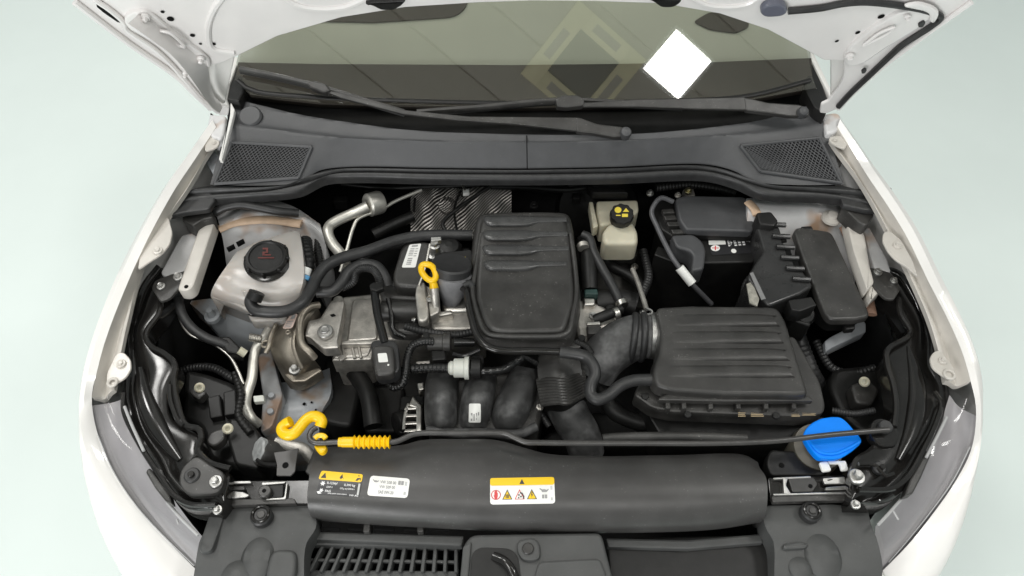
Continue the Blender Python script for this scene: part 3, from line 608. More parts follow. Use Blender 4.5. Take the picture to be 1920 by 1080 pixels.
# ---- wipers on the glass
WP = W0 + WN * .022
def wiper(blade, blade_w, armp, pivot, conn, arm2):
    wp_ = bpy.data.objects.new('wiper', None)
    arm = MB().slab(PL(armp, p0=WP + WN * .02, n=WN), .008, .002, .003, n=WN).build('wiper', PLASTIC, car)
    MB().tube(PL(blade, p0=WP, n=WN), blade_w, seg=8, flat=1.3).build('blade', PLASTIC, arm)
    MB().tube(PL([(u, v + 6) for u, v in blade], p0=WP - WN * .012, n=WN), .003, seg=6).build('blade_rubber', DARK, arm)
    MB().slab(PL(conn, p0=WP + WN * .026, n=WN), .02, .004, .004, n=WN).build('connector', PLASTIC, arm)
    if arm2: MB().slab(PL(arm2, p0=WP + WN * .022, n=WN), .014, .003, .006, n=WN).build('arm_base', PLASTIC, arm)
    u, v, r_ = pivot; p = PP(u, v, WP + WN * .03, WN)
    MB().lathe(p - WN * .02, WN, [(r_, 0), (r_, .016), (r_ * .8, .022), (r_ * .3, .024)], 20).build('pivot_cap', COWL, arm)
    return arm
wiper([(450, 130), (520, 144), (590, 161), (680, 188), (758, 211)], .0065, [(590, 164), (640, 174), (760, 206), (880, 218), (1082, 220), (1084, 246), (960, 232), (860, 226), (756, 214), (640, 184)], (1174, 247, .013), [(576, 156), (588, 150), (612, 157), (620, 170), (606, 174), (580, 164)], [(1080, 219), (1090, 221), (1120, 232), (1164, 237), (1184, 244), (1182, 256), (1150, 257), (1110, 250), (1080, 247)])
wiper([(782, 211), (900, 202), (1050, 189), (1200, 196), (1280, 200)], .0065, [(1060, 186), (1100, 192), (1195, 186), (1296, 184), (1398, 182), (1402, 206), (1296, 204), (1196, 200), (1092, 200)], (1507, 208, .012), [(1042, 186), (1054, 178), (1082, 177), (1096, 184), (1094, 198), (1062, 202), (1044, 200)], [(1396, 182), (1406, 184), (1440, 192), (1500, 196), (1518, 204), (1518, 218), (1480, 218), (1440, 212), (1398, 207)])
# ---- bonnet, standing open
BH = Vector((0, 1.24, .975)); BD = Vector((0, -math.cos(R(75)), math.sin(R(75)))); BN = Vector((0, -math.sin(R(75)), -math.cos(R(75))))
def BP(pts, off=0.0): return PL(pts, p0=BH + BN * off, n=BN)
rear = [(445, 105), (520, 68), (640, 33), (760, 14), (900, 5), (1000, 2), (1120, 3), (1240, 7), (1350, 26), (1440, 56), (1500, 88), (1545, 113)]
inner = [(80, -60), (140, 0), (240, 78), (332, 143), (362, 172), (392, 200), (412, 217), (428, 217), (430, 204), (412, 196), (398, 182), (387, 160), (384, 136), (390, 124), (420, 117)] + rear + [(1582, 114), (1583, 135), (1580, 150), (1570, 168), (1553, 190), (1540, 196), (1537, 212), (1550, 213), (1574, 203), (1590, 180), (1640, 132), (1720, 72), (1822, 0), (1890, -60), (1860, -330), (110, -330)]
bo_ = MB().slab(BP(inner), .006, .002, .004, n=BN)
bn = bo_.build('bonnet', BONNETM, car); bnb = bo_.bvh()
outer = [(60, -60), (128, -2), (232, 80), (326, 148), (358, 178), (392, 208), (420, 205), (440, 108)] + [(u, v - 4) for u, v in rear[1:-1]] + [(1560, 108), (1560, 200), (1590, 190), (1646, 138), (1728, 76), (1834, -2), (1910, -60), (1870, -330), (100, -330)]
MB().slab([p - BN * .014 for p in BP(outer)], .006, .002, .004, n=BN).build('outer_skin', WHITE, bn)
def btube(name, pts, r_, m=BONNETM, off=.004, flat=.6): return MB().tube(BP(pts, off), r_, seg=8, flat=1).build(name, m, bn)
def bslab(name, pts, m, th=.008, off=.01, b=.004, r_=.012): return MB().slab(BP(pts, off), th, b, r_, n=BN).build(name, m, bn)
# left: flange, hinge reinforcement, holes, bolts
btube('edge_fold', [(140, 4), (240, 80), (332, 144), (362, 173), (395, 204)], .006)
btube('edge_fold', [(178, 0), (205, 18), (232, 42), (236, 54), (290, 92), (318, 118), (345, 148), (380, 188), (408, 210)], .005)
hr = bslab('hinge_reinforcement', [(230, 36), (240, 26), (262, 21), (280, 26), (330, 66), (372, 96), (389, 112), (390, 122), (372, 120), (330, 108), (290, 82), (240, 56)], BONNETM, .01, .008)
btube('edge_fold', [(262, 22), (282, 27), (330, 66), (374, 97), (388, 110), (391, 122)], .004)
MB().loft([BP([(262, 24), (290, 38), (330, 70), (372, 100), (388, 116), (392, 140), (402, 180), (418, 200)], .002), BP([(240, 44), (280, 72), (318, 100), (344, 128), (366, 158), (384, 184), (400, 204), (412, 212)], .045)], 30, 6).build('edge_flange', BONNETM, bn)
shapes('slot', bnb, [(0,0),(100,0),(100,100),(0,100)], [[(1.80, .02), (1.98, .10), (2.22, .30), (2.35, .44), (2.20, .40), (1.95, .23), (1.82, .12)]], HOLE, bn)
btube('pressed_rib', [(300, 58), (318, 62), (340, 80), (346, 88), (330, 84), (310, 70), (300, 60)], .003, off=.016)
for (u, v, r_) in ((320, 34, 7), (305, 21, 4), (361, 65, 5), (376, 81, 3), (401, 81, 4), (190, 3, 5)): shapes('hole', bnb, [(u - r_, v - r_ * .7), (u + r_, v - r_ * .4), (u + r_, v + r_ * .8), (u - r_, v + r_ * .5)], [circ(.5, .5, .5)], HOLE, bn)
def bbolt(u, v, r_):
    p = BP([(u, v)], .016)[0]; k = r_ * (BP([(u + 1, v)])[0] - BP([(u, v)])[0]).length
    MB().lathe(p - BN * .006, BN, [(k, 0), (k, .004), (k * .65, .005), (k * .62, .011), (k * .4, .012)], 24, hexrows=(2, 3, 4)).build('bolt', BONNETM, bn)
for (u, v, r_) in ((272, 36, 8), (376, 114, 7), (347, 141, 5), (1594, 109, 8), (1702, 35, 6)): bbolt(u, v, r_)
# right: seal, washer jet, hinge reinforcement
bslab('hinge_reinforcement', [(1580, 112), (1590, 92), (1640, 50), (1690, 22), (1740, 18), (1752, 30), (1720, 56), (1660, 92), (1620, 120), (1590, 128)], BONNETM, .01, .008)
btube('pressed_rib', [(1620, 84), (1650, 62), (1676, 52), (1666, 62), (1640, 76), (1618, 86)], .003, off=.016)
btube('rubber_seal', [(1478, 21), (1540, 15), (1580, 7), (1622, 4), (1690, 11), (1740, 21), (1764, 33), (1748, 48), (1690, 86), (1668, 106), (1630, 142), (1594, 176), (1572, 200)], .006, RUBBER, .006)
bslab('washer_jet_cover', [(1424, 26), (1432, 12), (1460, 7), (1474, 12), (1478, 24), (1466, 32), (1436, 34)], mat('grey_rubber_cap', (.12, .125, .16), .3), .012, .014, .004, .008)
bslab('latch_cover', [(1690, 14), (1720, 6), (1750, 14), (1764, 26), (1752, 46), (1742, 42), (1744, 28), (1730, 22)], BONNETM, .006, .014)
for (u, v, r_) in ((1652, 30, 7), (1608, 60, 5), (1569, 76, 4)): shapes('hole', bnb, [(u - r_, v - r_ * .2), (u + r_, v - r_ * .8), (u + r_, v + r_ * .2), (u - r_, v + r_ * .8)], [circ(.5, .5, .5)], HOLE, bn)
bslab('hole_plug', [(1722, 46), (1732, 40), (1736, 44), (1730, 52), (1722, 52)], RUBBER, .004, .012, .001, .003); bslab('hole_plug', [(1615, 134), (1622, 129), (1626, 132), (1622, 138), (1616, 139)], RUBBER, .004, .012, .001, .003)
btube('edge_fold', [(1822, 4), (1724, 74), (1644, 134), (1592, 182), (1572, 204)], .005)
for pts in ([(682, 8), (700, 6), (745, 4), (762, 2), (752, 12), (738, 20), (714, 20), (700, 12)], [(1214, -2), (1280, 0), (1274, 8), (1262, 15), (1240, 15), (1228, 6)]): bslab('rubber_stop', pts, DARK, .012, .014, .003, .006)
btube('pressed_rib', [(430, -20), (400, 20), (390, 60), (400, 90), (440, 98)], .006, off=.0); btube('pressed_rib', [(500, -30), (560, 10), (640, 14), (700, -10)], .006, off=0); btube('pressed_rib', [(1290, -10), (1330, 10), (1400, 8), (1430, -10)], .005, off=0)
# ================================================================== THINGS IN THE ENGINE BAY
def at(u, v, z): return tuple(P(u, v, z))
# ---- long air duct over the radiator, with three stickers
du = thing('air_duct', 'long matt black air duct across the nose with three stickers', 'air duct', at(1010, 910, .74))
d0 = PL([(590, 846), (612, 838), (700, 838), (755, 834), (792, 825), (860, 823), (930, 825), (985, 840), (1030, 851), (1120, 855), (1260, 853), (1396, 853), (1420, 866)], .775)
d1 = PL([(588, 852), (612, 846), (700, 846), (760, 842), (800, 835), (860, 833), (930, 835), (985, 848), (1030, 859), (1120, 863), (1260, 861), (1394, 861), (1424, 876)], .793)
d2 = PL([(579, 900), (700, 900), (860, 900), (1030, 902), (1200, 902), (1340, 900), (1437, 898)], .812)
d3 = PL([(576, 938), (700, 940), (860, 944), (1030, 946), (1200, 946), (1340, 942), (1439, 938)], .806)
d4 = PL([(581, 964), (700, 972), (860, 980), (1030, 984), (1200, 984), (1340, 978), (1435, 966)], .782)
d5 = PL([(592, 976), (700, 984), (860, 993), (1030, 999), (1200, 999), (1340, 993), (1424, 980)], .745)
mb = MB().loft([[p - Z * .04 for p in d0], d0, d1, d2, d3, d4, d5, [p + Vector((0, .03, -.03)) for p in d5]], 90, 44, skirt=.03)
DUCT = mat('duct_plastic', (0.046, 0.0445, 0.0432), 0.37, noise=0.12, nscale=12, bump=0.08, bscale=900, dust=0.8, dustcol=(0.17, 0.17, 0.165), rvar=0.06)
mb.build('duct_body', DUCT, du); db = mb.bvh()
q = [(603, 883), (681, 890), (674, 932), (593, 927)]
s1 = sticker('refrigerant_label', db, q, LABELK, du, round_=.06)
qy = [(603, 883), (681, 890), (678, 905), (597, 899)]
sticker('yellow_band', db, qy, LABELY, s1, lift=.0012, round_=.2)
shapes('pictogram', db, qy, [[(.04, .82), (.11, .2), (.17, .82)], [(.46, .8), (.49, .45), (.52, .2), (.54, .5), (.58, .8), (.54, .62), (.51, .84), (.48, .62)], circ(.91, .25, .018, 3.5), [(.85, .85), (.89, .5), (.97, .5), (.97, .85), (.94, .62), (.9, .85)]], PRINTK, s1, lift=.0016)
for (x0, y0, x1, y1, tx) in ((.20, .44, .44, .57, 'R-1234yf'), (.60, .47, .86, .60, '0,390 kg'), (.20, .62, .34, .70, 'GWP 4'), (.52, .64, .86, .74, 'CO\u2082 eq 0,0016 t'), (.19, .78, .32, .88, 'PAG'), (.26, .90, .70, .96, 'SAE J639 SAE J2842'), (.76, .91, .97, .99, 'VW AG')):
    text('lettering', db, sub(q, x0, y0, x1, y1), tx, PRINTW, s1, bold=True)
def star(cx, cy, r, asp): return [(cx + (r if i % 2 == 0 else r * .5) * math.cos(math.pi * i / 6), cy + asp * (r if i % 2 == 0 else r * .5) * math.sin(math.pi * i / 6)) for i in range(12)]
shapes('pictogram', db, q, [star(.10, .53, .065, 1.8), star(.10, .82, .055, 1.8), [(.0, .88), (.06, .86), (.12, .95), (.04, .97)]], PRINTW, s1, lift=.0016)
shapes('date_strip', db, q, [rect(.93, .42, .975, .92)], LABELG, s1, lift=.0016)
q = [(695, 892), (769, 898), (764, 934), (688, 929)]
s2 = sticker('oil_grade_label', db, q, LABELW, du, round_=.14)
for (x0, y0, x1, y1, tx) in ((.27, .20, .67, .36, 'VW 508 00'), (.27, .44, .66, .60, 'VW 509 00'), (.26, .70, .64, .87, 'SAE 0W-20')): text('lettering', db, sub(q, x0, y0, x1, y1), tx, PRINTG, s2, bold=True)
can = [(.0, .2), (.12, .1), (.3, .35), (.55, .3), (.78, .45), (.95, .25), (1, .4), (.75, .9), (.3, .9), (.2, .5)]
def place(pl, x0, y0, x1, y1): return [(x0 + (x1 - x0) * a, y0 + (y1 - y0) * b) for a, b in pl]
shapes('pictogram', db, q, [place(can, .07, .17, .24, .33)], PRINTG, s2)
shapes('pictogram', db, q, [rect(.72, .16, .785, .36), rect(.795, .16, .86, .36)], PRINTG, s2)
shapes('date_strip', db, q, [rect(.89, .18, .945, .85)], LABELG, s2)
q = [(919, 897), (1039, 895), (1041, 944), (919, 946)]
s3 = sticker('warning_label', db, q, LABELW, du, round_=.1, nx=14)
sticker('yellow_band', db, sub(q, 0, 0, 1, .29), LABELY, s3, lift=.0012, round_=.25)
tri = [(0, 1), (.5, 0), (1, 1)]
shapes('pictogram', db, q, [place(tri, .455, .06, .535, .25)], PRINTK, s3, lift=.0018)
shapes('pictogram', db, q, [circ(.09, .64, .075, 2.45, 24)], PRINTR, s3); shapes('pictogram', db, q, [circ(.09, .64, .062, 2.45, 24)], LABELW, s3, lift=.0018)
hand = [(.3, 1), (.05, .55), (.2, .6), (.2, .15), (.32, .12), (.38, .02), (.5, .0), (.6, .06), (.72, .1), (.75, .3), (.85, .3), (.85, .7), (.7, 1)]
shapes('pictogram', db, q, [place(hand, .05, .47, .13, .80)], PRINTR, s3, lift=.0022)
for cx, m1, m2 in ((.265, PRINTK, LABELY), (.455, PRINTR, LABELW), (.645, PRINTK, LABELY)):
    shapes('pictogram', db, q, [place(tri, cx - .078, .44, cx + .078, .82)], m1, s3); shapes('pictogram', db, q, [place(tri, cx - .06, .51, cx + .06, .80)], m2, s3, lift=.0018)
shapes('pictogram', db, q, [place([(.45, 0), (.7, 0), (.55, .4), (.8, .4), (.35, 1), (.45, .55), (.25, .55)], .62, .55, .67, .78), rect(.24, .64, .252, .77), rect(.26, .62, .272, .77), rect(.28, .64, .292, .77)], PRINTK, s3, lift=.0022)
shapes('pictogram', db, q, [circ(.445, .66, .014, 2.4, 8), circ(.475, .72, .014, 2.4, 8), circ(.44, .76, .012, 2.4, 8), [(.46, .55), (.50, .58), (.53, .72), (.52, .8), (.505, .8), (.51, .7), (.49, .62), (.46, .6)]], PRINTK, s3, lift=.0022)
shapes('pictogram', db, q, [place(can, .76, .40, .91, .58)], PRINTG, s3); shapes('pictogram', db, q, [rect(.80, .66, .835, .80), rect(.845, .66, .88, .80)], PRINTG, s3); shapes('date_strip', db, q, [rect(.935, .34, .965, .88)], LABELG, s3)
for u in (690, 790): MB().box(P(u, 992, .735), (.012, .02, .03)).build('duct_clip', PLASTIC, du)
MB().slab(PL([(572, 884), (590, 838), (596, 840), (582, 892)], .785), .01, .002, .002).build('duct_fin', PLASTIC, du)
# ---- front lock panel in front of it
fp = thing('front_panel', 'dark grey plastic lock panel along the bottom edge of the picture', 'front panel', at(1000, 1040, .66))
def fslab(name, pts, z, m=FRONT, th=.03, b=.004, r=.01, par=None): return MB().slab(PL(pts, z), th, b, r).build(name, m, par or fp)
def plate(rows, zs, name='side_plate', m=FRONT): return MB().loft([PL(r_, z) for r_, z in zip(rows, zs)], 40, 16, smooth_u=False, skirt=.05).build(name, m, fp)
lp = plate([[(396, 950), (440, 946), (588, 948), (592, 965)], [(392, 985), (440, 984), (585, 986), (592, 990)], [(376, 1010), (440, 1012), (565, 1016), (574, 1020)], [(364, 1075), (440, 1080), (560, 1080), (570, 1080)], [(360, 1100), (440, 1110), (560, 1110), (572, 1110)]], [.765, .77, .765, .755, .74])
disc('screw_cap', 488, 965, .788, 20, .025, RUBBER, lp); ring('cap_rim', 488, 964, .79, 15, 3, GLOSS, lp); disc('screw', 489, 964, .79, 8, .006, PLASTIC, lp)
MB().lathe(P(485, 1046, .757), (0, 0, 1), [(.042, -.01), (.04, .004), (.03, .012), (.012, .014)], 28, sx=.75).build('raised_dome', FRONT, lp)
MB().lathe(P(446, 1082, .757), (0, 0, 1), [(.03, -.01), (.028, .004), (.018, .012), (.008, .014)], 28).build('raised_dome', FRONT, lp)
fslab('raised_pad', [(505, 1042), (515, 1030), (550, 1030), (556, 1042), (552, 1085), (496, 1085)], .772, th=.015, b=.006, r=.012, par=lp)
fslab('raised_edge', [(396, 952), (424, 950), (414, 985), (396, 1034), (372, 1036), (378, 1005)], .776, th=.02, b=.004, r=.008, par=lp)
rp = plate([[(1430, 960), (1440, 948), (1560, 946), (1626, 952)], [(1436, 990), (1450, 984), (1560, 982), (1634, 985)], [(1450, 1015), (1480, 1016), (1560, 1014), (1644, 1010)], [(1452, 1075), (1480, 1080), (1580, 1080), (1655, 1064)], [(1452, 1110), (1480, 1110), (1580, 1110), (1650, 1100)]], [.765, .77, .765, .755, .74])
disc('screw_cap', 1523, 958, .788, 19, .025, RUBBER, rp); ring('cap_rim', 1523, 957, .79, 14, 3, GLOSS, rp); disc('screw', 1524, 957, .79, 7, .006, PLASTIC, rp)
MB().lathe(P(1540, 1040, .757), (0, 0, 1), [(.045, -.01), (.043, .003), (.033, .011), (.012, .013)], 28, sx=.8).build('raised_dome', FRONT, rp)
MB().lathe(P(1500, 1066, .757), (0, 0, 1), [(.022, -.01), (.02, .004), (.013, .009), (.006, .01)], 28).build('raised_dome', FRONT, rp)
fslab('raised_pad', [(1468, 1020), (1500, 1014), (1518, 1018), (1512, 1028), (1470, 1030)], .772, th=.015, b=.004, r=.006, par=rp)
# centre latch housing
ch = fslab('latch_housing', [(868, 1022), (884, 1002), (1128, 998), (1150, 1085), (1150, 1110), (860, 1110)], .765, th=.06, b=.006, r=.012)
fslab('latch_recess', [(884, 1038), (898, 1026), (956, 1028), (972, 1042), (980, 1112), (880, 1112)], .7665, m=DARK, th=.003, b=.001, r=.012, par=ch)
MB().tube(PL([(925, 1042), (946, 1052), (960, 1070), (966, 1092)], [.768, .775, .775, .77]), .008, flat=.6).build('pull_handle', GLOSS, ch)
fslab('screw_boss', [(972, 1012), (1000, 1006), (1012, 1018), (1014, 1046), (1000, 1052), (978, 1050), (968, 1030)], .775, th=.02, b=.004, r=.014, par=ch)
disc('screw', 990, 1028, .779, 11, .006, PLASTIC, ch); fslab('raised_edge', [(868, 1024), (884, 1014), (878, 1085), (862, 1090)], .772, th=.02, b=.003, r=.004, par=ch)
fslab('raised_pad', [(1010, 1052), (1126, 1046), (1140, 1085), (1000, 1090)], .771, th=.01, b=.004, r=.01, par=ch)
# right recess
fslab('recess_panel', [(1138, 1010), (1430, 1002), (1462, 1090), (1462, 1110), (1146, 1110)], .715, m=DARK, th=.02, b=.003, r=.006)
fslab('recess_step', [(1136, 1008), (1290, 1012), (1428, 1000), (1432, 1018), (1290, 1030), (1140, 1026)], .728, th=.02, b=.004, r=.004)
fslab('grille_header', [(592, 996), (870, 1004), (866, 1024), (590, 1012)], .735, th=.02, b=.004, r=.004)
for x in (600, 652, 702, 756, 806): fslab('header_slot', [(x, 987), (x + 38, 989), (x + 37, 995), (x, 993)], .741, m=HOLE, th=.003, b=.001, r=.002)
fslab('grille_back', [(575, 1010), (870, 1018), (866, 1110), (560, 1110)], .66, m=HOLE, th=.01)
gf = fslab('grille_frame', [(586, 1014), (862, 1018), (860, 1027), (584, 1022)], .72, th=.02, b=.003, r=.003)
fslab('grille_rail', [(572, 1046), (860, 1050), (859, 1056), (570, 1052)], .705, th=.008, b=.002, r=.002)
fslab('grille_rail', [(560, 1068), (858, 1070), (858, 1090), (556, 1090)], .70, th=.02, b=.003, r=.002)
for i in range(14):
    x0 = 602 + i * 19.2; dx = -26 + i * 2.0
    fslab('grille_slat', [(x0, 1021), (x0 + 7, 1021), (x0 + 7 + dx, 1072), (x0 + dx, 1072)], .712, th=.03, b=.002, r=.002)
# ---- lamp adjusters beside the duct ends
la = thing('lamp_bracket', 'black and silver mounting rail left of the air duct', 'bracket', at(500, 925, .74))
def lslab(name, pts, z, m, th=.01, b=.0015, r=.003, par=None): return MB().slab(PL(pts, z), th, b, r).build(name, m, par or la)
lslab('rail_base', [(416, 902), (584, 900), (584, 945), (408, 944)], .775, GLOSS, .03)
lslab('rail_lip', [(420, 936), (552, 934), (556, 944), (424, 948)], .782, PLASTIC, .012)
lslab('steel_edge', [(428, 902), (470, 901), (472, 906), (426, 908)], .785, STEEL); lslab('steel_tongue', [(420, 922), (432, 920), (456, 922), (468, 928), (462, 932), (440, 934), (418, 935)], .786, STEEL, .006); lslab('slider', [(428, 912), (458, 911), (460, 918), (428, 919)], .787, PLASTIC)
lslab('steel_edge', [(490, 904), (536, 902), (534, 906), (490, 910)], .785, STEEL); lslab('steel_edge', [(498, 934), (532, 932), (536, 905), (540, 905), (536, 936), (498, 938)], .785, STEEL)
lslab('adjuster_well', [(490, 910), (532, 908), (530, 932), (490, 934)], .782, DARK); disc('adjuster_screw', 496, 920, .795, 12, .014, PLASTIC, la); disc('screw_hole', 495, 920, .7955, 4, .001, HOLE, la)
la2 = thing('lamp_bracket', 'black and silver mounting rail right of the air duct, below the blue cap', 'bracket', at(1510, 910, .74))
def rslab(*a, **k): return lslab(*a, par=la2, **k)
rslab('rail_base', [(1440, 896), (1590, 890), (1594, 930), (1444, 936)], .775, GLOSS, .03); rslab('rail_lip', [(1446, 930), (1590, 926), (1592, 938), (1450, 942)], .782, PLASTIC, .012)
rslab('steel_edge', [(1450, 895), (1520, 892), (1522, 896), (1450, 899)], .786, STEEL); rslab('steel_edge', [(1450, 925), (1590, 921), (1592, 926), (1450, 929)], .786, STEEL); rslab('steel_bridge', [(1468, 896), (1478, 896), (1474, 910), (1484, 926), (1470, 926)], .7865, STEEL)
rslab('adjuster_well', [(1478, 897), (1526, 895), (1534, 908), (1524, 922), (1486, 923)], .7855, PLASTIC); disc('screw_hole', 1520, 911, .787, 4, .001, HOLE, la2)
rslab('steel_tongue', [(1542, 896), (1584, 893), (1588, 907), (1546, 908)], .788, STEEL, .006); rslab('dark_slot', [(1550, 899), (1562, 897), (1562, 900), (1552, 902)], .7885, HOLE, .002); rslab('steel_tongue', [(1548, 913), (1588, 910), (1590, 918), (1548, 919)], .788, STEEL, .006)
# ---- bonnet prop rod
pr = thing('bonnet_prop', 'thin black bonnet prop rod with yellow hook and ribbed yellow grip', 'prop rod', at(1000, 830, .83))
RZ = .838
rodpts = [(1666, 806), (1640, 808), (1560, 815), (1450, 827), (1340, 831), (1200, 831), (1010, 830), (985, 829), (966, 821), (948, 813), (930, 811.5), (860, 812), (790, 812), (772, 815), (757, 822), (742, 828), (725, 829), (640, 829), (592, 830), (583, 827), (580, 818), (584, 808), (594, 801)]
MB().tube(PL(rodpts, RZ), .0052, seg=10, n=170).build('rod', mat('satin_black_rod', (.05, .048, .046), .28, noise=.2), pr)
hk = PL([(600, 800), (603, 790), (596, 782), (584, 781), (573, 788), (562, 801), (552, 812), (540, 815.5), (530, 810), (529, 802), (536, 795), (545, 790)], [.838, .842, .846, .848, .848, .848, .848, .846, .844, .844, .846, .85])
MB().tube(hk, .0105, seg=14, n=70).build('hook', YELLOW, pr)
gp = PL([(635, 829), (731, 829)], RZ)
gr_ = lambda t: .0085 if t < .06 else (.0095 if t < .30 else .0105 + .0023 * math.cos((t - .30) / .70 * 7 * 2 * math.pi))
MB().tube(gp, gr_, seg=16, n=120, smooth=False).build('grip', YELLOW, pr)
ck = thing('rod_clip', 'small yellow clip holding the prop rod above the air duct', 'clip', at(600, 832, .82))
MB().tube(PL([(590, 822), (596, 817), (606, 817), (611, 822)], RZ + .008), .005, seg=8, flat=.6).build('clip_jaw', YELLOW, ck); MB().slab(PL([(587, 834), (612, 833), (612, 842), (606, 849), (598, 849), (592, 842)], .832), .012, .004, .006).build('clip_base', YELLOW, ck)
# ---- washer bottle
wb = thing('washer_bottle', 'washer bottle neck with a blue cap under the prop rod', 'washer bottle', at(1545, 845, .70))
MB().lathe(P(1532, 840, .765), (-.12, -.15, 1), [(.050, -.12), (.049, -.02), (.047, .0), (.045, .012), (.03, .014)], 28).build('filler_neck', mat('yellowed_milky_plastic', (.15, .138, .112), .4, sss=.2, noise=.1), wb)
capu = [(1505, 816), (1512, 802), (1524, 791), (1540, 784), (1558, 781), (1575, 781), (1586, 788), (1600, 804), (1612, 818), (1617, 826), (1612, 834), (1598, 846), (1580, 858), (1566, 861), (1540, 860), (1530, 853), (1518, 838)]
cpm = MB().slab(PL(capu, .815), .022, .003, .01, taper=-.004); cp = cpm.build('cap', BLUE, wb)
MB().tube(PL([(1512, 818), (1535, 846), (1560, 851), (1588, 842), (1612, 828)], .817), .003, seg=8, flat=.7).build('cap_rim', BLUE, cp)
wc = thing('white_clip', 'white plastic clip between the blue cap and the silver rail', 'clip', at(1565, 872, .79))
MB().slab(PL([(1536, 866), (1552, 864), (1560, 882), (1543, 884)], .80), .006, .002, .004).build('clip_leg', LABELW, wc); MB().slab(PL([(1570, 864), (1586, 863), (1592, 881), (1578, 882), (1576, 873)], .80), .006, .002, .004).build('clip_leg', LABELW, wc); MB().slab(PL([(1552, 864), (1574, 863), (1576, 869), (1556, 870)], .799), .005, .0015, .002).build('clip_bridge', LABELW, wc)
# ---- coolant tank
ct = thing('coolant_tank', 'milky coolant tank with dark round cap at the left of the bay', 'coolant tank', at(490, 540, .72))
top = [(408, 524), (424, 495), (444, 472), (484, 452), (530, 436), (552, 430), (566, 440), (568, 480), (569, 520), (562, 560), (552, 578), (520, 586), (500, 588), (470, 580), (430, 566), (404, 556), (396, 545)]
b1 = PL([(448, 470), (485, 452), (525, 440), (550, 432), (562, 436)], .850); b2 = PL([(424, 500), (470, 482), (510, 478), (545, 470), (568, 476)], .862); b3 = PL([(404, 530), (440, 522), (500, 520), (540, 520), (569, 524)], .850); b4 = PL([(396, 548), (430, 556), (480, 562), (530, 564), (560, 556)], .825)
b5 = PL([(398, 562), (430, 574), (475, 588), (525, 590), (553, 576)], .785)
tk = MB().loft([[p - Z * .12 for p in b1], [p - Z * .02 for p in b1], b1, b2, b3, b4, b5, [p + Vector((0, .02, -.05)) for p in b5]], 40, 40, skirt=.07); tk.build('tank_body', TANK, ct); tkb = tk.bvh()
MB().slab(PL([(463, 576), (470, 590), (540, 592), (534, 600), (472, 602), (465, 592)], .775), .03, .005, .006).build('tank_foot', TANK, ct)
MB().tube(PL([(400, 556), (440, 568), (475, 584), (520, 588), (552, 574)], .805), .004, seg=8).build('mould_seam', TANK, ct)
MB().tube(PL([(462, 542), (470, 565), (478, 588)], [.838, .81, .79]), .010, seg=10).build('outlet_web', TANK, ct)
cpp = P(500, 484, .868)
MB().lathe(cpp - Z * .012, (.06, -.1, 1), [(.050, 0), (.050, .005), (.044, .007), (.030, .008)], 32).build('neck_collar', GLOSS, ct)
cpb = MB().lathe(cpp, (.06, -.1, 1), [(.042, -.008), (.0425, .004), (.041, .007), (.036, .008), (.034, .005), (.02, .0045)], 48, knurl=0); cap = cpb.build('cap', DARK, ct)
qq = [(483, 464), (515, 464), (516, 486), (482, 486)]
cb = cpb.bvh()
shapes('symbol', cb, qq, [rect(.30, .05, .62, .2), rect(.50, .2, .62, .5), rect(.30, .38, .52, .5), rect(.30, .5, .42, .72), rect(.05, .86, .95, .96), rect(.36, .6, .78, .72)], REDDIM, cap)
for a in range(0, 360, 45): MB().box(cpp + Vector((.045 * math.cos(R(a)), .045 * math.sin(R(a)), .001)), (.006, .006, .006)).build('cap_rib', DARK, cap)
# ---- engine: castings, valve cover, small parts
en = thing('engine', 'engine with grey castings and black valve cover in mid bay', 'engine', at(850, 600, .5))
MB().slab(PL([(560, 470), (1120, 440), (1120, 660), (1020, 800), (760, 800), (620, 670)], .56), .18, .01, .03).build('block', DARK, en)
hd = MB().slab(PL([(640, 556), (716, 548), (900, 560), (910, 620), (700, 640), (690, 668), (624, 672), (622, 640), (636, 610)], .72), .12, .006, .01).build('timing_cover', CAST, en)
MB().slab(PL([(660, 562), (712, 556), (706, 636), (650, 640)], .728), .01, .004, .008).build('raised_panel', CAST, hd)
MB().slab(PL([(640, 638), (712, 636), (708, 644), (638, 646)], .736), .014, .003, .003).build('flange_rib', CAST, hd)
MB().slab(PL([(626, 650), (700, 646), (696, 674), (622, 676)], .715), .05, .004, .004).build('lower_flange', CAST, hd)
for u in (642, 660, 672): MB().tube(PL([(u, 648), (u + 5, 672)], .72), .0035, seg=6).build('casting_rib', CAST, hd)
disc('boss', 640, 670, .725, 6, .012, CAST, hd); disc('boss', 634, 562, .74, 10, .012, CAST, hd)
vc = MB().slab(PL([(752, 462), (764, 452), (806, 452), (808, 470), (792, 540), (738, 535), (736, 515)], .80), .10, .008, .014); vc_ = vc.build('valve_cover', PLASTIC, en); vb = vc.bvh()
q = [(768, 459), (790, 457), (779, 502), (753, 502)]
s4 = sticker('part_label', vb, q, LABELW, vc_, round_=.05, nx=6)
shapes('print_lines', vb, q, [rect(.25, .05, .75, .12)] + [rect(.2, y, .55, y + .03) for y in (.18, .25, .32, .39, .46)] + [rect(.62, y, .85, y + .03) for y in (.2, .3, .4, .5)] + [rect(.25, y, .6, y + .04) for y in (.6, .68, .76, .84)], PRINTG, s4)
for (a, b, r_) in (((704, 500), (800, 530), .012), ((718, 522), (792, 556), .02), ((720, 560), (790, 592), .021)):
    MB().slab(PL([(a[0], a[1] + 22), (b[0] - 8, a[1] + 26), (b[0], b[1] + 22), (b[0] - 6, b[1] + 34), (a[0] + 10, b[1] + 30)], .765 - (a[1] - 500) * .0002), .03, .010, .012).build('camshaft_housing', PLASTIC, vc_)
MB().tube(PL([(716, 584), (800, 584)], .765), .024, seg=16).build('intake_cam_tube', PLASTIC, vc_)
